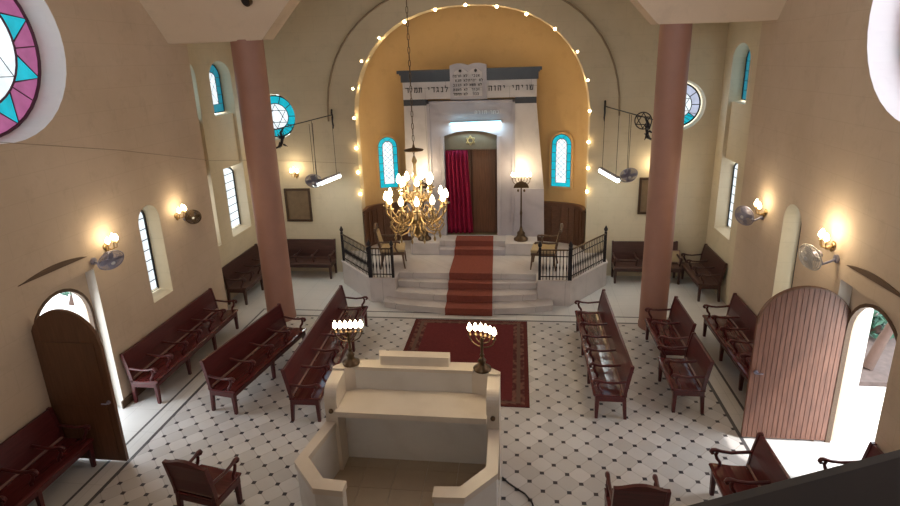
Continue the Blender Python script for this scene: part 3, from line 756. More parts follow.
# ------------------------------------------------------------------ seats
def bench(name, L, seats, label, back=.96, extra_leg=True, mats=('wood','seat'), group=None, cat='bench', crest=False, depth=.5, arms=None):
    t = empty(name, label=label, cat=cat, group=group)
    w = M[mats[0]]
    ny = [0.04, L-.04]
    if extra_leg and L > 1.8: ny = [.04+(L-.08)*i/(2 if L < 2.8 else 3) for i in range((2 if L < 2.8 else 3)+1)]
    for y in ny:
        MB().frustum((depth-.075,depth-.025,y-.026,y+.026),(depth-.085,depth-.015,y-.035,y+.035), 0, .4).build('leg', w, t, .005)
        MB().frustum((.0-.03,.05-.03,y-.026,y+.026),(.0,.065,y-.035,y+.035), 0, .46).build('leg', w, t, .005)
    ap = MB().box(depth-.045, depth-.02, 0.0, L, .33, .425); ap.box(.0,.03,0,L,.33,.42); ap.box(.02,depth-.03,0,.03,.33,.425).box(.02,depth-.03,L-.03,L,.33,.425)
    ap.build('apron', w, t, .005)
    # dished seat: a swept profile
    pr = [(-.0,.425),(depth,.425),(depth+.02,.44),(depth+.012,.462),(depth-.02,.47),(depth-.12,.462),(depth-.25,.447),(.1,.447),(.0,.46)]
    MB().prism(pr, lambda u,v,q: (u,q,v), -.0, L).build('seat', M[mats[1]], t, .004)
    bk = [(.0,.50),(.035,.50),(.012,.7),(-.045,back),(-.085,back),(-.03,.7)]
    b_ = MB().prism(bk, lambda u,v,q: (u,q,v), .03, L-.03)
    bo = b_.build('backrest', w, t, .004)
    for y in (0, L-.045):
        MB().prism([(-.01,.42),(.05,.42),(.045,.5),(.02,.7),(-.035,back+.012),(-.095,back+.012),(-.045,.7),(-.01,.5)], lambda u,v,q: (u,q,v), y, y+.045).build('stile', w, t, .005)
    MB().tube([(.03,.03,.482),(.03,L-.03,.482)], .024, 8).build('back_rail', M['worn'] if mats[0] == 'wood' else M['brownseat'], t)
    if crest:
        cr = [(.0,0),(L,0)]+[(L-L*i/14, .015+.055*sin(pi*i/14)**2) for i in range(15)]
        MB().prism(cr, lambda u,v,q: (-.065+q,u,back-.005+v), -.025, .025).build('crest_rail', w, t, .004)
    n = seats+1
    for i in range(n):
        y = .025+(L-.05)*i/seats
        mb = MB()
        mb.tube([(-.01,y,.69),(.12,y,.675),(.26,y,.66),(.38,y,.672),(.46,y,.695),(.5,y,.69),(.515,y,.665),(.5,y,.64),(.475,y,.642)], [.024,.024,.023,.024,.028,.03,.028,.024,.016], 8, flat=.85)
        mb.tube([(.43,y,.68),(.45,y,.62),(.43,y,.56),(.39,y,.51),(.385,y,.45)], [.02,.022,.024,.022,.022], 8)
        mb.build('armrest', w, t)
    return t
def put(o, x, y, rot): o.location = (x, y, 0); o.rotation_euler = (0,0,rot); return o
def flip(x, y, L, rz=0):  # seat faces -x: back at x, spanning y..y+L
    return (x+sin(rz)*0, y+L, pi+rz)
G1 = 'dark red wooden benches along the walls and aisles'
put(bench('bench', 2.98, 6, 'long dark red bench against the left wall under the narrow window', group=G1), -5.53, 7.95, 0)
put(bench('bench', 2.9, 6, 'dark red bench against the left wall in front of the open dark door', group=G1), -5.53, 3.5, 0)
put(bench('bench', 1.95, 4, 'dark bench in the left recess behind the left pillar', group=G1, mats=('brownwood','brownseat')), -5.94, 12.15, 0)
put(bench('bench', 2.4, 4, 'dark red slanting bench in front of the left pillar', group=G1), -3.99, 7.82, R(-9))
put(bench('bench', 3.6, 6, 'long dark red bench left of the carpet behind a lit candelabra', group=G1), -2.48, 7.64, R(2.2))
put(bench('bench', 3.16, 6, 'long dark red bench right of the carpet with pale reflections on its seats', group=G1), *flip(2.95, 8.1, 3.16))
put(bench('bench', 1.28, 2, 'short dark red bench just before the right pillar', group=G1), *flip(4.33, 9.68, 1.28))
put(bench('bench', 1.02, 2, 'short dark red bench in the right aisle with blue reflections on its seats', group=G1), *flip(4.22, 8.35, 1.02))
put(bench('bench', 3.1, 6, 'dark red bench against the right wall behind the open planked door', group=G1), *flip(5.53, 8.08, 3.1))
put(bench('bench', 1.5, 3, 'dark bench along the right recess wall behind the right pillar', group=G1, mats=('brownwood','brownseat')), *flip(5.94, 12.9, 1.5))
put(bench('bench', 1.52, 3, 'dark bench against the back wall under the framed plaque at left', group=G1, mats=('brownwood','brownseat'), back=.98), -5.38+1.52-1.52, YB-.1, R(-90))
put(bench('bench', 1.66, 3, 'dark bench against the back wall behind the right pillar', group=G1, mats=('brownwood','brownseat'), back=.98), 3.68, YB-.1, R(-90))
put(bench('bench', 1.15, 2, 'dark wooden seat at lower right seen beyond the black gallery rail', group=G1), *flip(4.25, 5.43, 1.15))
put(bench('bench', 2.9, 5, 'dark bench against the right wall, only an arm showing above the black rail', group=G1), *flip(5.53, 3.6, 2.9))
put(bench('armchair', .64, 1, 'dark wooden armchair seen from behind at lower left on the tiled floor', group='armchairs before the gallery', cat='armchair', crest=True), -3.17, 5.44, R(83))
put(bench('armchair', .62, 1, 'dark wooden armchair seen from behind at lower right on the tiled floor', group='armchairs before the gallery', cat='armchair', crest=True), 2.93, 5.5, R(90))
for o in bpy.data.objects:
    if o.name.startswith('armchair') and o.rotation_euler[2] > 1: pass
# rotate(90deg): local +x -> +y, local +y -> -x, so origin sits at the right-hand end
bpy.data.objects['armchair'].location = (-2.54, 5.39, 0); bpy.data.objects['armchair'].rotation_euler = (0,0,R(80))
# upholstered podium chairs
def podium_chair(x, y, rz, label):
    t = empty('upholstered_armchair', (x, y, .64), rz, label=label, cat='armchair', group='armchairs on the podium'); t.scale = (1.12, 1.12, 1.05)
    w = M['chairwood']
    for lx, ly in ((.04,.05),(.04,.55),(.5,.05),(.5,.55)):
        MB().tube([(lx,ly,.4),(lx+(.02 if lx > .2 else -.01),ly,.2),(lx+(.04 if lx > .2 else -.05),ly,0)], [.028,.022,.016], 8).build('leg', w, t)
    MB().box(0,.54,.02,.58,.36,.42).build('seat_frame', w, t, .008)
    MB().box(.01,.55,.03,.57,.42,.5).build('seat', M['cushion'], t, .03)
    MB().prism([(.0,.42),(.05,.42),(-.07,1.02),(-.11,1.02)], lambda u,v,q: (u,q,v), .05, .1).build('back_post', w, t, .006)
    MB().prism([(.0,.42),(.05,.42),(-.07,1.02),(-.11,1.02)], lambda u,v,q: (u,q,v), .5, .55).build('back_post', w, t, .006)
    MB().prism([(-.0,.55),(.04,.55),(-.045,.9),(-.085,.9)], lambda u,v,q: (u,q,v), .1, .5).build('backrest', M['cushion'], t, .01)
    cr = [(.03,.0),(.57,.0)]+[(.57-.54*i/16, .05+.1*sin(pi*i/16)**2) for i in range(17)]
    MB().prism(cr, lambda u,v,q: (-.09+q,u,.93+v), -.025,.025).build('crest_rail', w, t, .006)
    for y_ in (.03,.57):
        MB().tube([(-.03,y_,.7),(.15,y_,.68),(.36,y_,.69),(.44,y_,.68),(.45,y_,.65)], [.022,.022,.024,.028,.02], 8).tube([(.36,y_,.68),(.34,y_,.55),(.4,y_,.42)], .02, 8).build('armrest', w, t)
podium_chair(-2.22, 13.05, R(8), 'carved armchair with beige seat behind the left podium railing')
podium_chair(2.22, 13.75, R(172), 'carved armchair with beige seat behind the right podium railing')
# pale board leaning on the back bench at right
tag(MB().box(-.13,.13,-.012,.012,0,.3).build('framed_board', M['cushion']), label='pale square board leaning on the back bench just right of the right pillar', cat='board')
b_ = bpy.data.objects['framed_board']; b_.location = (5.23, YB-.235, .475); b_.rotation_euler = (R(-14),0,0)
MB().box(-.15,.15,-.016,.016,-.0,.02).box(-.15,.15,-.016,.016,.3,.32).box(-.15,-.13,-.016,.016,0,.32).box(.13,.15,-.016,.016,0,.32).build('frame', M['worn'], b_)

# ------------------------------------------------------------------ bimah
cb = -.235
bi = empty('bimah', (cb, 6.2, 0), label='cream marble reading platform with octagonal parapet in the middle of the hall', cat='reading platform')
fb = lambda u,v,w: (u, v-6.2, w)
W_, wi = 1.235, 1.075
outer_f = [(-W_,7.03),(-W_,5.56),(-.86,5.11),(-.51,5.08),(.51,5.08),(.86,5.11),(W_,5.56),(W_,7.03)]
MB().prism([(-1.12,6.7),(-W_,5.56),(-.86,5.10),(.86,5.10),(W_,5.56),(W_,6.7),(.86,7.03),(-.86,7.03)], fb, 0, .2).build('base', M['bimahw'], bi)
tl = MB()
for i in range(5):
    for j in range(4):
        x0 = -1.07+.43*i; y0 = 5.27+.385*j
        if j == 0 and i in (0, 4): continue
        tl.box(x0, x0+.425, y0-6.2, y0+.38-6.2, .2, .215)
tl.build('floor_tiles', M['bimahf'], bi)
for sx in (-1, 1):
    W_, V_ = (1.265, 1.13) if sx < 0 else (1.235, 1.225)
    side = [(sx*V_,6.38),(sx*W_,5.52),(sx*.88,5.10),(sx*.515,5.08),(sx*.515,5.25),(sx*.81,5.27),(sx*(W_-.145),5.62),(sx*(V_-.145),6.38)]
    core = [(sx*(V_-.02),6.38),(sx*(W_-.02),5.53),(sx*.87,5.12),(sx*.53,5.10),(sx*.53,5.23),(sx*.80,5.25),(sx*(W_-.125),5.63),(sx*(V_-.125),6.38)]
    MB().prism(core, fb, 0, .92).build('side_parapet', M['bimahw'], bi)
    MB().prism(side, fb, .92, 1.0).build('coping', M['bimah'], bi, .008)
    # curved end wall rising from the side parapet to the back
    pr = [(6.34,0),(6.34,1.22)]+[(6.34+.16*(1-cos(pi/2*i/8)), 1.3+.22*sin(pi/2*i/8)) for i in range(9)]+[(6.78,1.54),(6.78,0)]
    MB().prism(pr, lambda u,v,w: (w, u-6.2, v), sx*(V_-.17), sx*V_).build('end_wall', M['bimah'], bi, .01)
    MB().ball((sx*(V_-.085), 6.33-6.2, 1.17), .035, .035).build('knob', M['bronze'], bi)
    MB().prism([(sx*(V_-.17),6.76),(sx*V_,6.76),(sx*V_,6.82),(sx*.93,7.03),(sx*.83,6.84)], fb, 0, 1.572).build('corner_wall', M['bimah'], bi)
MB().box(-.93, .93, 6.84-6.2, 7.02-6.2, 0, 1.52).build('back_parapet', M['bimahw'], bi)
MB().prism([(-.95,7.04),(-.84,6.82),(.84,6.82),(.95,7.04)], fb, 1.52, 1.57).build('back_coping', M['bimah'], bi, .01)
MB().prism([(-.52,7.06),(-.47,6.9),(.51,6.9),(.51,7.06)], fb, 1.57, 1.71).build('top_slab', M['bimah'], bi, .01)
MB().prism([(-.98,6.26),(1.065,6.26),(1.065,6.76),(.83,6.84),(-.83,6.84),(-.98,6.76)], fb, 1.13, 1.21).build('reading_table', M['bimah'], bi, .01)
MB().box(-.97, 1.06, 6.62-6.2, 6.84-6.2, .2, 1.13).build('table_back', M['bimahw'], bi)

# ------------------------------------------------------------------ candle bulbs, candelabra
def bulb_mb(c, r=.02, h=.075): return MB().lathe([(r*.4,0),(r,.25*h),(r*.95,.5*h),(r*.5,.8*h),(r*.08,h)], c, 10)
def candelabrum(name, loc, label, branches, hgt, span, plate=False, base=None, rz=0, rowy=0):
    t = empty(name, loc, rz, label=label, cat='candelabra', group='lit candelabra')
    MB().lathe([(.12,0),(.125,.03),(.07,.06),(.045,.11),(.06,.14),(.02,.2)] if not base else base, n=16).build('base', M['bronze'], t)
    top = hgt-.2
    MB().lathe([(.02,.15),(.024,top*.4),(.034,top*.45),(.02,top*.5),(.018,top*.85),(.03,top*.9),(.016,top)], n=12).build('stem', M['bronze'], t)
    for i in range(branches):
        x = -span/2+span*i/(branches-1)
        y = rowy*(1-(2*x/span)**2)
        if abs(x) > .01:
            path = [(x*(1-cos(pi/2*k/7))*1.0 if 0 else x*sin(pi/2*k/7), y*sin(pi/2*k/7), top-.02-abs(x)*.75*(1)+abs(x)*.75*(1-cos(pi/2*k/7))+.0) for k in range(8)]
            a = MB().tube(path, .009, 6).build('branch', M['bronze'], t)
        else: a = MB().cyl((0,0,top-.05),(0,0,top), .012).build('branch', M['bronze'], t)
        MB().lathe([(.006,0),(.03,.012),(.032,.02),(.014,.025),(.014,.075)], (x,y,top-.02), 10).build('candle_cup', M['bronze'], a)
        bulb_mb((x,y,top+.055), .034, .12).build('bulb', M['bulb2'], a)
    if plate:
        pl = [(.2*cos(pi*i/16), .17*sin(pi*i/16)) for i in range(17)]
        MB().prism(pl, lambda u,v,w: (u,-.03+w,top-.24+v), -.008, .008).build('shield_plate', M['bronze'], t)
        MB().ball((-.08,-.03,top-.31), .03, .04).ball((.08,-.03,top-.31), .03, .04).build('pendant', M['bronze'], t)
    return t
tall = [(.19,0),(.19,.05),(.13,.09),(.1,.16),(.11,.2),(.05,.27),(.035,.34),(.022,.4)]
candelabrum('candelabrum', (-1.13, 6.90, 1.575), 'lit candelabra at the back left corner of the reading platform', 6, .70, .36, rz=R(8))
candelabrum('candelabrum', (.74, 6.86, 1.575), 'lit candelabra at the back right corner of the reading platform', 6, .70, .36, rz=R(-20), rowy=.05)
candelabrum('floor_candelabrum', (1.30, 14.62, .97), 'tall dark bronze candelabra with half round plate right of the ark doorway', 7, 1.88, .46, True, tall)
candelabrum('floor_candelabrum', (-1.34, 14.62, .97), 'tall bronze candelabra left of the ark, mostly hidden behind the hanging chandelier', 7, 1.88, .46, True, tall)
for (x, y, z, e) in ((-1.13,6.9,2.2,14),(.74,6.86,2.2,14),(1.3,14.45,2.95,22),(-1.34,14.45,2.95,16)):
    light('candelabrum_light', 'POINT', (x,y,z), e, (1.,.78,.48), shadow_soft_size=.12)

# ------------------------------------------------------------------ chandelier
ch = empty('chandelier', (-.085, 6.95, 3.42), label='large brass chandelier of lit candle bulbs hanging on a long chain', cat='chandelier')
prof = [(.01,.02),(.05,.05),(.075,.11),(.05,.17),(.1,.24),(.12,.3),(.07,.38),(.04,.46),(.075,.53),(.085,.58),(.04,.66),(.025,.76),(.045,.82),(.02,.88),(.018,1.0),(.035,1.04),(.012,1.1)]
MB().lathe(prof, n=18).build('body', M['brass'], ch)
MB().lathe([(.005,1.16),(.12,1.17),(.125,1.185),(.02,1.21),(.01,1.25)], n=18).build('crown_disc', M['bronze'], ch)
mb = MB(); z = 1.1
while z < 7.0:
    k = int(round((z-1.1)/.075)); pts = []
    for j in range(8):
        a = 2*pi*j/8; u, v = .013*cos(a), .044*sin(a)
        pts.append((u, 0, z+v) if k % 2 else (0, u, z+v))
    mb.tube(pts, .0045, 4, True); z += .075
mb.build('chain', M['bronze'], ch)
def ch_arm(ang, r, z0, zt, sc):
    d = Vector((cos(ang), sin(ang), 0)); P = lambda q, z: d*q+Vector((0,0,z))
    pts = [P(.06,z0), P(r*.35,z0-.09*sc), P(r*.6,z0-.12*sc), P(r*.85,z0-.06*sc), P(r,z0+.02), P(r,zt)]
    a = MB().tube(pts, [.014,.013,.013,.012,.012,.012], 6)
    a.tube([P(r*.6,z0-.12*sc), P(r*.72,z0-.02*sc), P(r*.6,z0+.05*sc), P(r*.48,z0-.0), P(r*.55,z0-.05*sc)], .009, 6)
    a = a.build('arm', M['brass'], ch)
    c = P(r, zt)
    MB().lathe([(.01,-.01),(.045,.0),(.05,.012),(.018,.02),(.016,.08)], c, 10).build('candle_cup', M['brass'], a)
    bulb_mb(c+Vector((0,0,.075)), .033, .125).build('bulb', M['bulb2'], a)
for i in range(12): ch_arm(2*pi*i/12+.2, .385, .36, .47, 1)
for i in range(7): ch_arm(2*pi*i/7+.5, .21, .6, .68, .6)
for i in range(12):
    d = Vector((cos(2*pi*(i+.5)/12+.2), sin(2*pi*(i+.5)/12+.2), 0)); P = lambda q, z: d*q+Vector((0,0,z))
    c = MB().tube([P(.08,.24), P(.18,.14), P(.3,.13), P(.36,.22), P(.31,.3), P(.25,.25), P(.29,.2)], .011, 6)
    c.build('scroll', M['brass'], ch)
    MB().tube([P(.1,.5), P(.17,.58), P(.24,.54), P(.22,.47), P(.17,.5)], .009, 6).build('scroll', M['brass'], ch)
    MB().lathe([(.004,0),(.018,.03),(.008,.06),(.003,.09)], P(.3,.03), 8).build('drop', M['brass'], ch)
light('chandelier_light', 'POINT', (-.085, 6.95, 3.98), 40, (1.,.78,.48), shadow_soft_size=.3)

# ------------------------------------------------------------------ wall lamps and fans
def sconce(x, y, z, rz, label, e=16):
    """brass wall lamp; local +x points into the room"""
    e *= .6
    t = empty('wall_lamp', (x,y,z), rz, label=label, cat='wall lamp', group='lit brass wall lamps')
    MB().lathe([(.05,-.0),(.06,.015),(.03,.03)], n=14).xf(Matrix.Rotation(R(90),4,'Y')).build('wall_plate', M['brass'], t)
    for k, (yy, zz) in enumerate(((-.09,.05),(.09,.05),(0,.09))):
        a = MB().tube([(.02,0,0),(.08,yy*.4,-.05),(.14+.03*k/2,yy,-.03),(.15+.03*k/2,yy,zz-.0)], .009, 6).build('arm', M['brass'], t)
        c = (.15+.03*k/2, yy, zz)
        MB().lathe([(.008,-.01),(.035,.0),(.014,.012),(.013,.04)], c, 10).build('candle_cup', M['brass'], a)
        bulb_mb((c[0],c[1],c[2]+.035), .036, .12).build('bulb', M['bulb'], a)
    MB().ball((.03,0,-.06), .025, .04).build('pendant', M['brass'], t)
    l = light('wall_lamp_light', 'POINT', (x+cos(rz)*.3, y+sin(rz)*.3, z+.2), e, (1.,.82,.56), shadow_soft_size=.09)
sconce(-5.65, 8.18, 2.86, 0, 'lit brass wall lamp on the left wall above the open door', 15)
sconce(-5.65, 10.22, 2.84, 0, 'lit brass wall lamp on the left wall beside the brown round fan', 11)
sconce(5.65, 10.39, 2.88, pi, 'lit brass wall lamp on the right wall near the corner recess', 13)
sconce(5.65, 8.13, 3.0, pi, 'bright lit brass wall lamp on the right wall above the planked door', 36)
sconce(-4.79, YB, 2.82, R(-90), 'lit brass wall lamp on the back wall above the left plaque', 13)
sconce(4.60, YB, 2.82, R(-90), 'lit brass wall lamp on the back wall half hidden by the right pillar', 13)
def fan_head(t, r, mat):
    """cage fan facing local +x around the origin"""
    mb = MB()
    for q, xx in ((1, .0), (.9,.03), (.8, .045), (.68,.053), (.55, .06), (.42,.063), (.3, .066), (.18,.067), (.8, -.045), (.55, -.055)):
        mb.tube([(xx, r*q*cos(2*pi*i/24), r*q*sin(2*pi*i/24)) for i in range(24)], .004 if q < 1 else .009, 5, True)
    for i in range(36):
        a = 2*pi*i/36; mb.tube([(.068, r*.1*cos(a), r*.1*sin(a)), (.06, r*.5*cos(a), r*.5*sin(a)), (0, r*cos(a), r*sin(a)), (-.055, r*.5*cos(a), r*.5*sin(a))], .003, 4)
    mb.build('cage', mat, t)
    MB().cyl((.06,0,0),(.075,0,0), r*.16, r*.16, 14).build('badge', M['white'], t)
    for k in range(4):
        bl = MB(); a = k*pi/2
        pts = [(0,.1),(.5,.32),(.86,.28),(.92,-.05),(.5,-.2),(0,-.1)]
        bl.prism([(u*r, v*r) for u, v in pts], lambda u,v,w: (w+v*.25, u, v), -.003, .003); bl.xf(Matrix.Rotation(a,4,'X'))
        bl.build('blade', mat, t)
    MB().cyl((-.16,0,0),(-.03,0,0), .055, .06, 14).build('motor', M['steel'], t)
def wall_fan(wx, y, z, out, yaw, tilt, r, label, mat):
    sx = 1 if wx < 0 else -1
    t = empty('wall_fan', (wx+sx*out, y, z), label=label, cat='fan', group='round wall fans')
    t.rotation_euler = (0, tilt, yaw); fan_head(t, r, mat)
    ti = t.matrix_basis.inverted(); bk = MB()
    p0 = ti @ Vector((wx, y, z-.02)); p1 = Vector((-.15,0,0))
    bk.tube([p0, (ti @ Vector((wx+sx*out*.5, y, z-.1))), p1], .02, 8); bk.build('bracket', M['steel'], t)
    MB().cyl(p0, ti @ Vector((wx+sx*.03, y, z-.02)), .06, .06, 12).build('wall_plate', M['steel'], t)
wall_fan(-5.65, 7.86, 2.74, .33, R(-30), R(30), .2, 'round blue grey caged fan on the left wall near the door', M['steel'])
wall_fan(-5.65, 10.50, 2.74, .2, R(-60), R(5), .15, 'round brownish fan on the left wall further from the door', M['bronze'])
wall_fan(5.65, 10.50, 2.78, .32, R(215), R(10), .185, 'round dark caged fan on the right wall near the corner recess', M['steel'])
wall_fan(5.65, 8.00, 2.86, .36, R(200), R(12), .19, 'round steel fan on the right wall below the brightest lamp', M['silver'])

# ------------------------------------------------------------------ hanging lamps on iron rods
def rod_lamp(x, wx, zl, ya, yb, zr, label, lab2, lab3):
    t = empty('hanging_rod', (x, ya, zr), label=label, cat='iron bracket', group='iron rods by the arch')
    px = -4.3+.3 if x < 0 else 4.12-.26
    A_ = Vector((px-x+(-.02 if x < 0 else .02), 11.6-ya, 0)); B_ = Vector((wx-x, yb-ya, .06)); at = lambda q: A_.lerp(B_, q)
    MB().tube([A_, at(.5), B_], .013, 8).build('rod', M['iron'], t)
    br = MB(); q = at(.1)+Vector((0,0,-.3))
    br.tube([A_+Vector((0,-.02,-.4)), q+Vector((0,.0,-.08)), q+Vector((0,.12,.08)), q+Vector((0,.05,.2)), at(.17)], [.016,.03,.035,.03,.014], 8)
    for k in range(9):
        a = k*.7; br.tube([q+Vector((.03*sin(k*2),.06+.05*cos(a),.02+.08*sin(a))), q+Vector((.09*sin(k*2),.06+.15*cos(a+.4),.02+.16*sin(a+.4)))], [.026,.006], 5)
    br.build('leaf_scroll', M['iron'], t)
    if x > 0:
        st = MB(); f = lambda u,v,w: (w, u, v)
        st.tube([(0,.17*cos(2*pi*i/24),.17*sin(2*pi*i/24)) for i in range(24)], .012, 6, True)
        for k in (0, 1):
            q = [(.155*sin(2*pi*i/3+k*pi), .155*cos(2*pi*i/3+k*pi)) for i in range(3)]
            for i in range(3): st.tube([f(*q[i],0), f(*q[(i+1) % 3],0)], .01, 5)
        st.xf(Matrix.Translation(at(.15)+Vector((-.05,0,-.06))) @ Matrix.Rotation(R(62),4,'Z'))
        st.build('star_ring', M['iron'], t)
    e_ = B_
    MB().tube([e_+Vector(v) for v in ((0,0,.1),(0,-.03,.13),(0,-.06,.04),(0,-.01,-.05),(0,-.05,-.16),(0,0,-.28),(0,-.04,-.36))], [.012,.025,.025,.022,.022,.02,.01], 8).build('hook_end', M['iron'], t)
    # tube lamp
    y0, y1 = (12.7, 13.95)
    l = empty('hanging_tube_lamp', (x, (y0+y1)/2, zl), label=lab2, cat='lamp', group='hanging tube lamps')
    h = (y1-y0)/2
    MB().box(-.04,.04,-h,h,.03,.07).build('housing', M['steel'], l, .01)
    MB().cyl((0,-h+.02,-.02),(0,h-.02,-.02), .05, .05, 14).build('tube', M['tubew'], l)
    l.rotation_euler.z = R(-11.5) if x < 0 else R(10.5)
    for yy in (-h*.75, h*.75): MB().cyl((0,yy,.07),(0,yy,zr-zl+.06), .006, .006, 6).build('wire', M['iron'], l)
    light('tube_lamp_light', 'AREA', (x, (y0+y1)/2, zl-.06), 16, (.93,1.,.97), shape='RECTANGLE', size=.1, size_y=1.2)
    f_ = empty('hanging_fan', (x, 12.38, zl+.17), label=lab3, cat='fan', group='hanging fans')
    f_.rotation_euler = (0, R(25), R(-80)); fan_head(f_, .19, M['steel'])
    fi = f_.matrix_basis.inverted()
    for dy in (.0, .22):
        MB().tube([fi @ Vector((x, 12.45+dy*.5, zl+.12)), fi @ Vector((x, 12.45+dy, zr+.03))], .006, 6).build('wire', M['iron'], f_)
rod_lamp(-3.5, -3.6, 2.92, 11.85, 14.45, 4.36, 'iron rod with leaf scroll from the left pillar to the arch', 'white tube lamp hanging on wires left of the arch', 'blue caged fan hanging beside the tube lamp left of the arch')
rod_lamp(3.32, 3.32, 3.0, 11.85, 14.45, 4.42, 'iron rod with six pointed star ring from the right pillar to the arch', 'white tube lamp hanging on wires right of the arch', 'grey caged fan hanging beside the tube lamp right of the arch')
bpy.data.objects['hanging_fan.001'].location.x += .27

# bulbs round the arch
BP = [(-3.03,2.29),(-3.04,2.88),(-3.04,3.53),(-3.04,4.32),(-3.0,5.06),(-2.72,5.73),(-2.23,6.27),(-1.57,6.62),(-.8,6.87),(-.06,6.95),(.69,6.88),(1.4,6.68),(2.08,6.32),(2.62,5.78),(2.89,5.11),(2.97,4.37),(2.97,3.6),(2.98,2.94),(2.98,2.33)]
ORD = ['lowest','second','third','fourth','fifth','sixth','seventh','eighth','ninth']
for i, (x, z) in enumerate(BP):
    lb = 'bulb at the very top of the apse arch' if i == 9 else ('%s small lit bulb from the bottom on the left side of the apse arch' % ORD[i] if i < 9 else '%s small lit bulb from the bottom on the right side of the apse arch' % ORD[18-i])
    t = empty('arch_bulb', (x, YB-.02, z), label=lb, cat='light bulb', group='bulbs round the apse arch')
    MB().cyl((0,.03,0),(0,-.01,0), .02, .02, 8).build('socket', M['brass'], t)
    MB().ball((0,-.045,0), .04, .04).build('globe', M['string'], t)
    light('arch_bulb_light', 'POINT', (x*.96, YB+.12, z-.08 if 5 < i < 13 else z), 2.4, (1.,.72,.36), shadow_soft_size=.05)

# plaques
def plaque(x0, x1, z0, z1, label):
    t = empty('wall_plaque', ((x0+x1)/2, YB, z0), label=label, cat='plaque')
    w, h = (x1-x0)/2, z1-z0
    MB().box(-w,w,-.05,0,0,.06).box(-w,w,-.05,0,h-.06,h).box(-w,-w+.06,-.05,0,.06,h-.06).box(w-.06,w,-.05,0,.06,h-.06).build('frame', M['plaquewood'], t, .008)
    MB().box(-w+.06,w-.06,-.02,0,.06,h-.06).build('panel', M['plaque'], t)
plaque(-5.2, -4.46, 1.5, 2.44, 'dark framed brown plaque on the back wall right of the left pillar')
plaque(4.28, 5.0, 1.72, 2.68, 'dark framed plaque on the back wall mostly behind the right pillar')
# thin cable sagging along the left wall and the back wall
tag(MB().tube([(-5.63,4.5,5.2),(-5.63,6.74,4.81),(-5.63,8.98,4.36),(-5.63,11.6,3.74),(-6.0,11.75,3.7),(-6.0,14.45,3.25),(-4.9,14.53,3.2),(-3.1,14.53,3.12)], .005, 5).build('cable', M['cable']), label='thin dark cable running along the left wall to the arch', cat='cable')
tag(MB().tube([(1.02,6.62,.012),(1.1,6.52,.012),(1.2,6.43,.012),(1.33,6.33,.012),(1.42,6.18,.012),(1.46,6.0,.012),(1.42,5.6,.012),(1.25,5.2,.012)], .012, 6).build('floor_cable', M['iron']), label='black cable lying on the floor tiles beside the reading platform', cat='cable')
# gallery handrail just below the viewer
t = empty('gallery_rail', (1.2, .62, 4.0), label='dark blurred gallery handrail close to the viewer at lower right', cat='handrail')
A, B = Vector((1.404,.712)), Vector((1.874,.906)); d = (B-A).normalized(); n = Vector((d.y,-d.x))
def railpt(q, o, z): v = A+d*q+n*o; return (v.x-1.2, v.y-.62, z-4.0)
mb = MB(); prof = [(0,4.93),(.0,4.985),(.03,5.0),(.42,5.0),(.45,4.98),(.45,4.93)]
mb.prism(prof, lambda u,v,w: railpt(w,u,v), -.3, 1.75).build('handrail', M['rail'], t, .006)
MB().prism([(.06,4.0),(.06,4.93),(.38,4.93),(.38,4.0)], lambda u,v,w: railpt(w,u,v), -.2, 1.7).build('parapet', M['rail'], t)

# ------------------------------------------------------------------ light
w = bpy.data.worlds.new('sky'); SC.world = w; w.use_nodes = True
bg = w.node_tree.nodes['Background']; bg.inputs[0].default_value = (.86,.94,1.,1); bg.inputs[1].default_value = 7.0
def portal(loc, rot, sx, sy):
    o = light('window_portal', 'AREA', loc, 1, (1,1,1), shape='RECTANGLE', size=sx, size_y=sy, rot=rot); o.data.cycles.is_portal = True
portal((-6.2,7.1,1.33),(0,R(-90),0), 2.66, 1.3); portal((6.2,7.1,1.33),(0,R(90),0), 2.66, 1.3)
portal((-.08,6.95,H+.1),(0,0,0), 5.2, 5.2)
for x in (-3.6,0,3.6): portal((x,YF-.1,6.15),(R(90),0,0), 1.7, 2.6)

sd = Vector((-.55,.22,-.81)).normalized()
so_ = light('sun', 'SUN', (20,-8,30), 3.8, (1.,.95,.88), angle=R(1.2)); so_.rotation_euler = sd.to_track_quat('-Z','Y').to_euler()
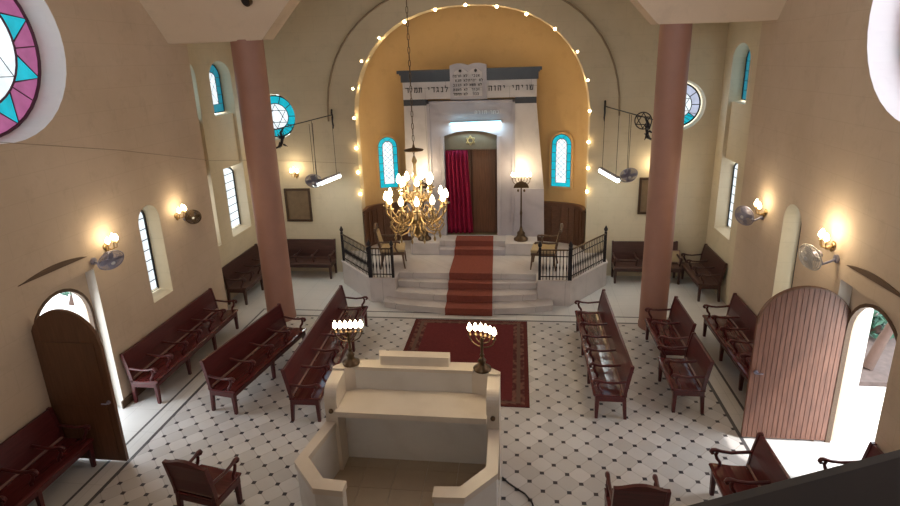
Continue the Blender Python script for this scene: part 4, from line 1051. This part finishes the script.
# daylight that the closed stained-glass windows let in
for sx in (-1, 1):
    light('rose_daylight', 'AREA', (sx*(XW+.36), ROSE[0], ROSE[1]), 6 if sx < 0 else 45, (.8,.82,1.), shape='DISK', size=2.2, rot=(0, R(90)*sx, 0))
    light('window_daylight', 'AREA', (sx*(XW+.26), (WIN[0]+WIN[1])/2, 2.3), 1.2, (1.,.95,.85), shape='RECTANGLE', size=1.5, size_y=.45, rot=(0, R(90)*sx, 0))
    for (a, b) in NICHE:
        light('window_daylight', 'AREA', (sx*(XR_+.25), (a+b)/2, 5.1), 1.6, (.4,.75,1.), shape='RECTANGLE', size=1., size_y=(b-a)*.8, rot=(0, R(90)*sx, 0))
        light('window_daylight', 'AREA', (sx*(XR_+.25), (a+b)/2, 2.35), 3.5, (.95,.97,1.), shape='RECTANGLE', size=1.5, size_y=(b-a)*.8, rot=(0, R(90)*sx, 0))
    c = BROSE[0 if sx < 0 else 1]; light('rose_daylight', 'AREA', (c[0], YB+.15, c[1]), 4, (.45,.7,1.), shape='DISK', size=.9, rot=(R(-90),0,0))
# ------------------------------------------------------------------ camera
cam = bpy.data.cameras.new('camera'); co = bpy.data.objects.new('camera', cam); COL.objects.link(co); SC.camera = co
yaw, pitch, roll, f = R(7.43296), R(16.68746), R(1.88991), 562.28
fw = Vector((-sin(yaw)*cos(pitch), cos(yaw)*cos(pitch), -sin(pitch))); r = Vector((cos(yaw), sin(yaw), 0)); dn = fw.cross(r)
r2 = r*cos(roll)+dn*sin(roll); d2 = dn*cos(roll)-r*sin(roll)
mw = Matrix((r2, -d2, -fw)).transposed().to_4x4(); mw.translation = (1.22, 0, 5.648)
co.matrix_world = mw
cam.sensor_width = 36; cam.lens = f/900*36; cam.shift_x = 2.21/900; cam.shift_y = -22.64/900; cam.clip_start = .05; cam.clip_end = 200

vs_ = SC.view_settings; vs_.view_transform = 'Standard'; vs_.look = 'None'; vs_.gamma = 1; vs_.use_curve_mapping = False; vs_.exposure = 0.0
SC.cycles.use_denoising = True; SC.cycles.max_bounces = 8; SC.cycles.diffuse_bounces = 5; SC.cycles.sample_clamp_indirect = 6.0
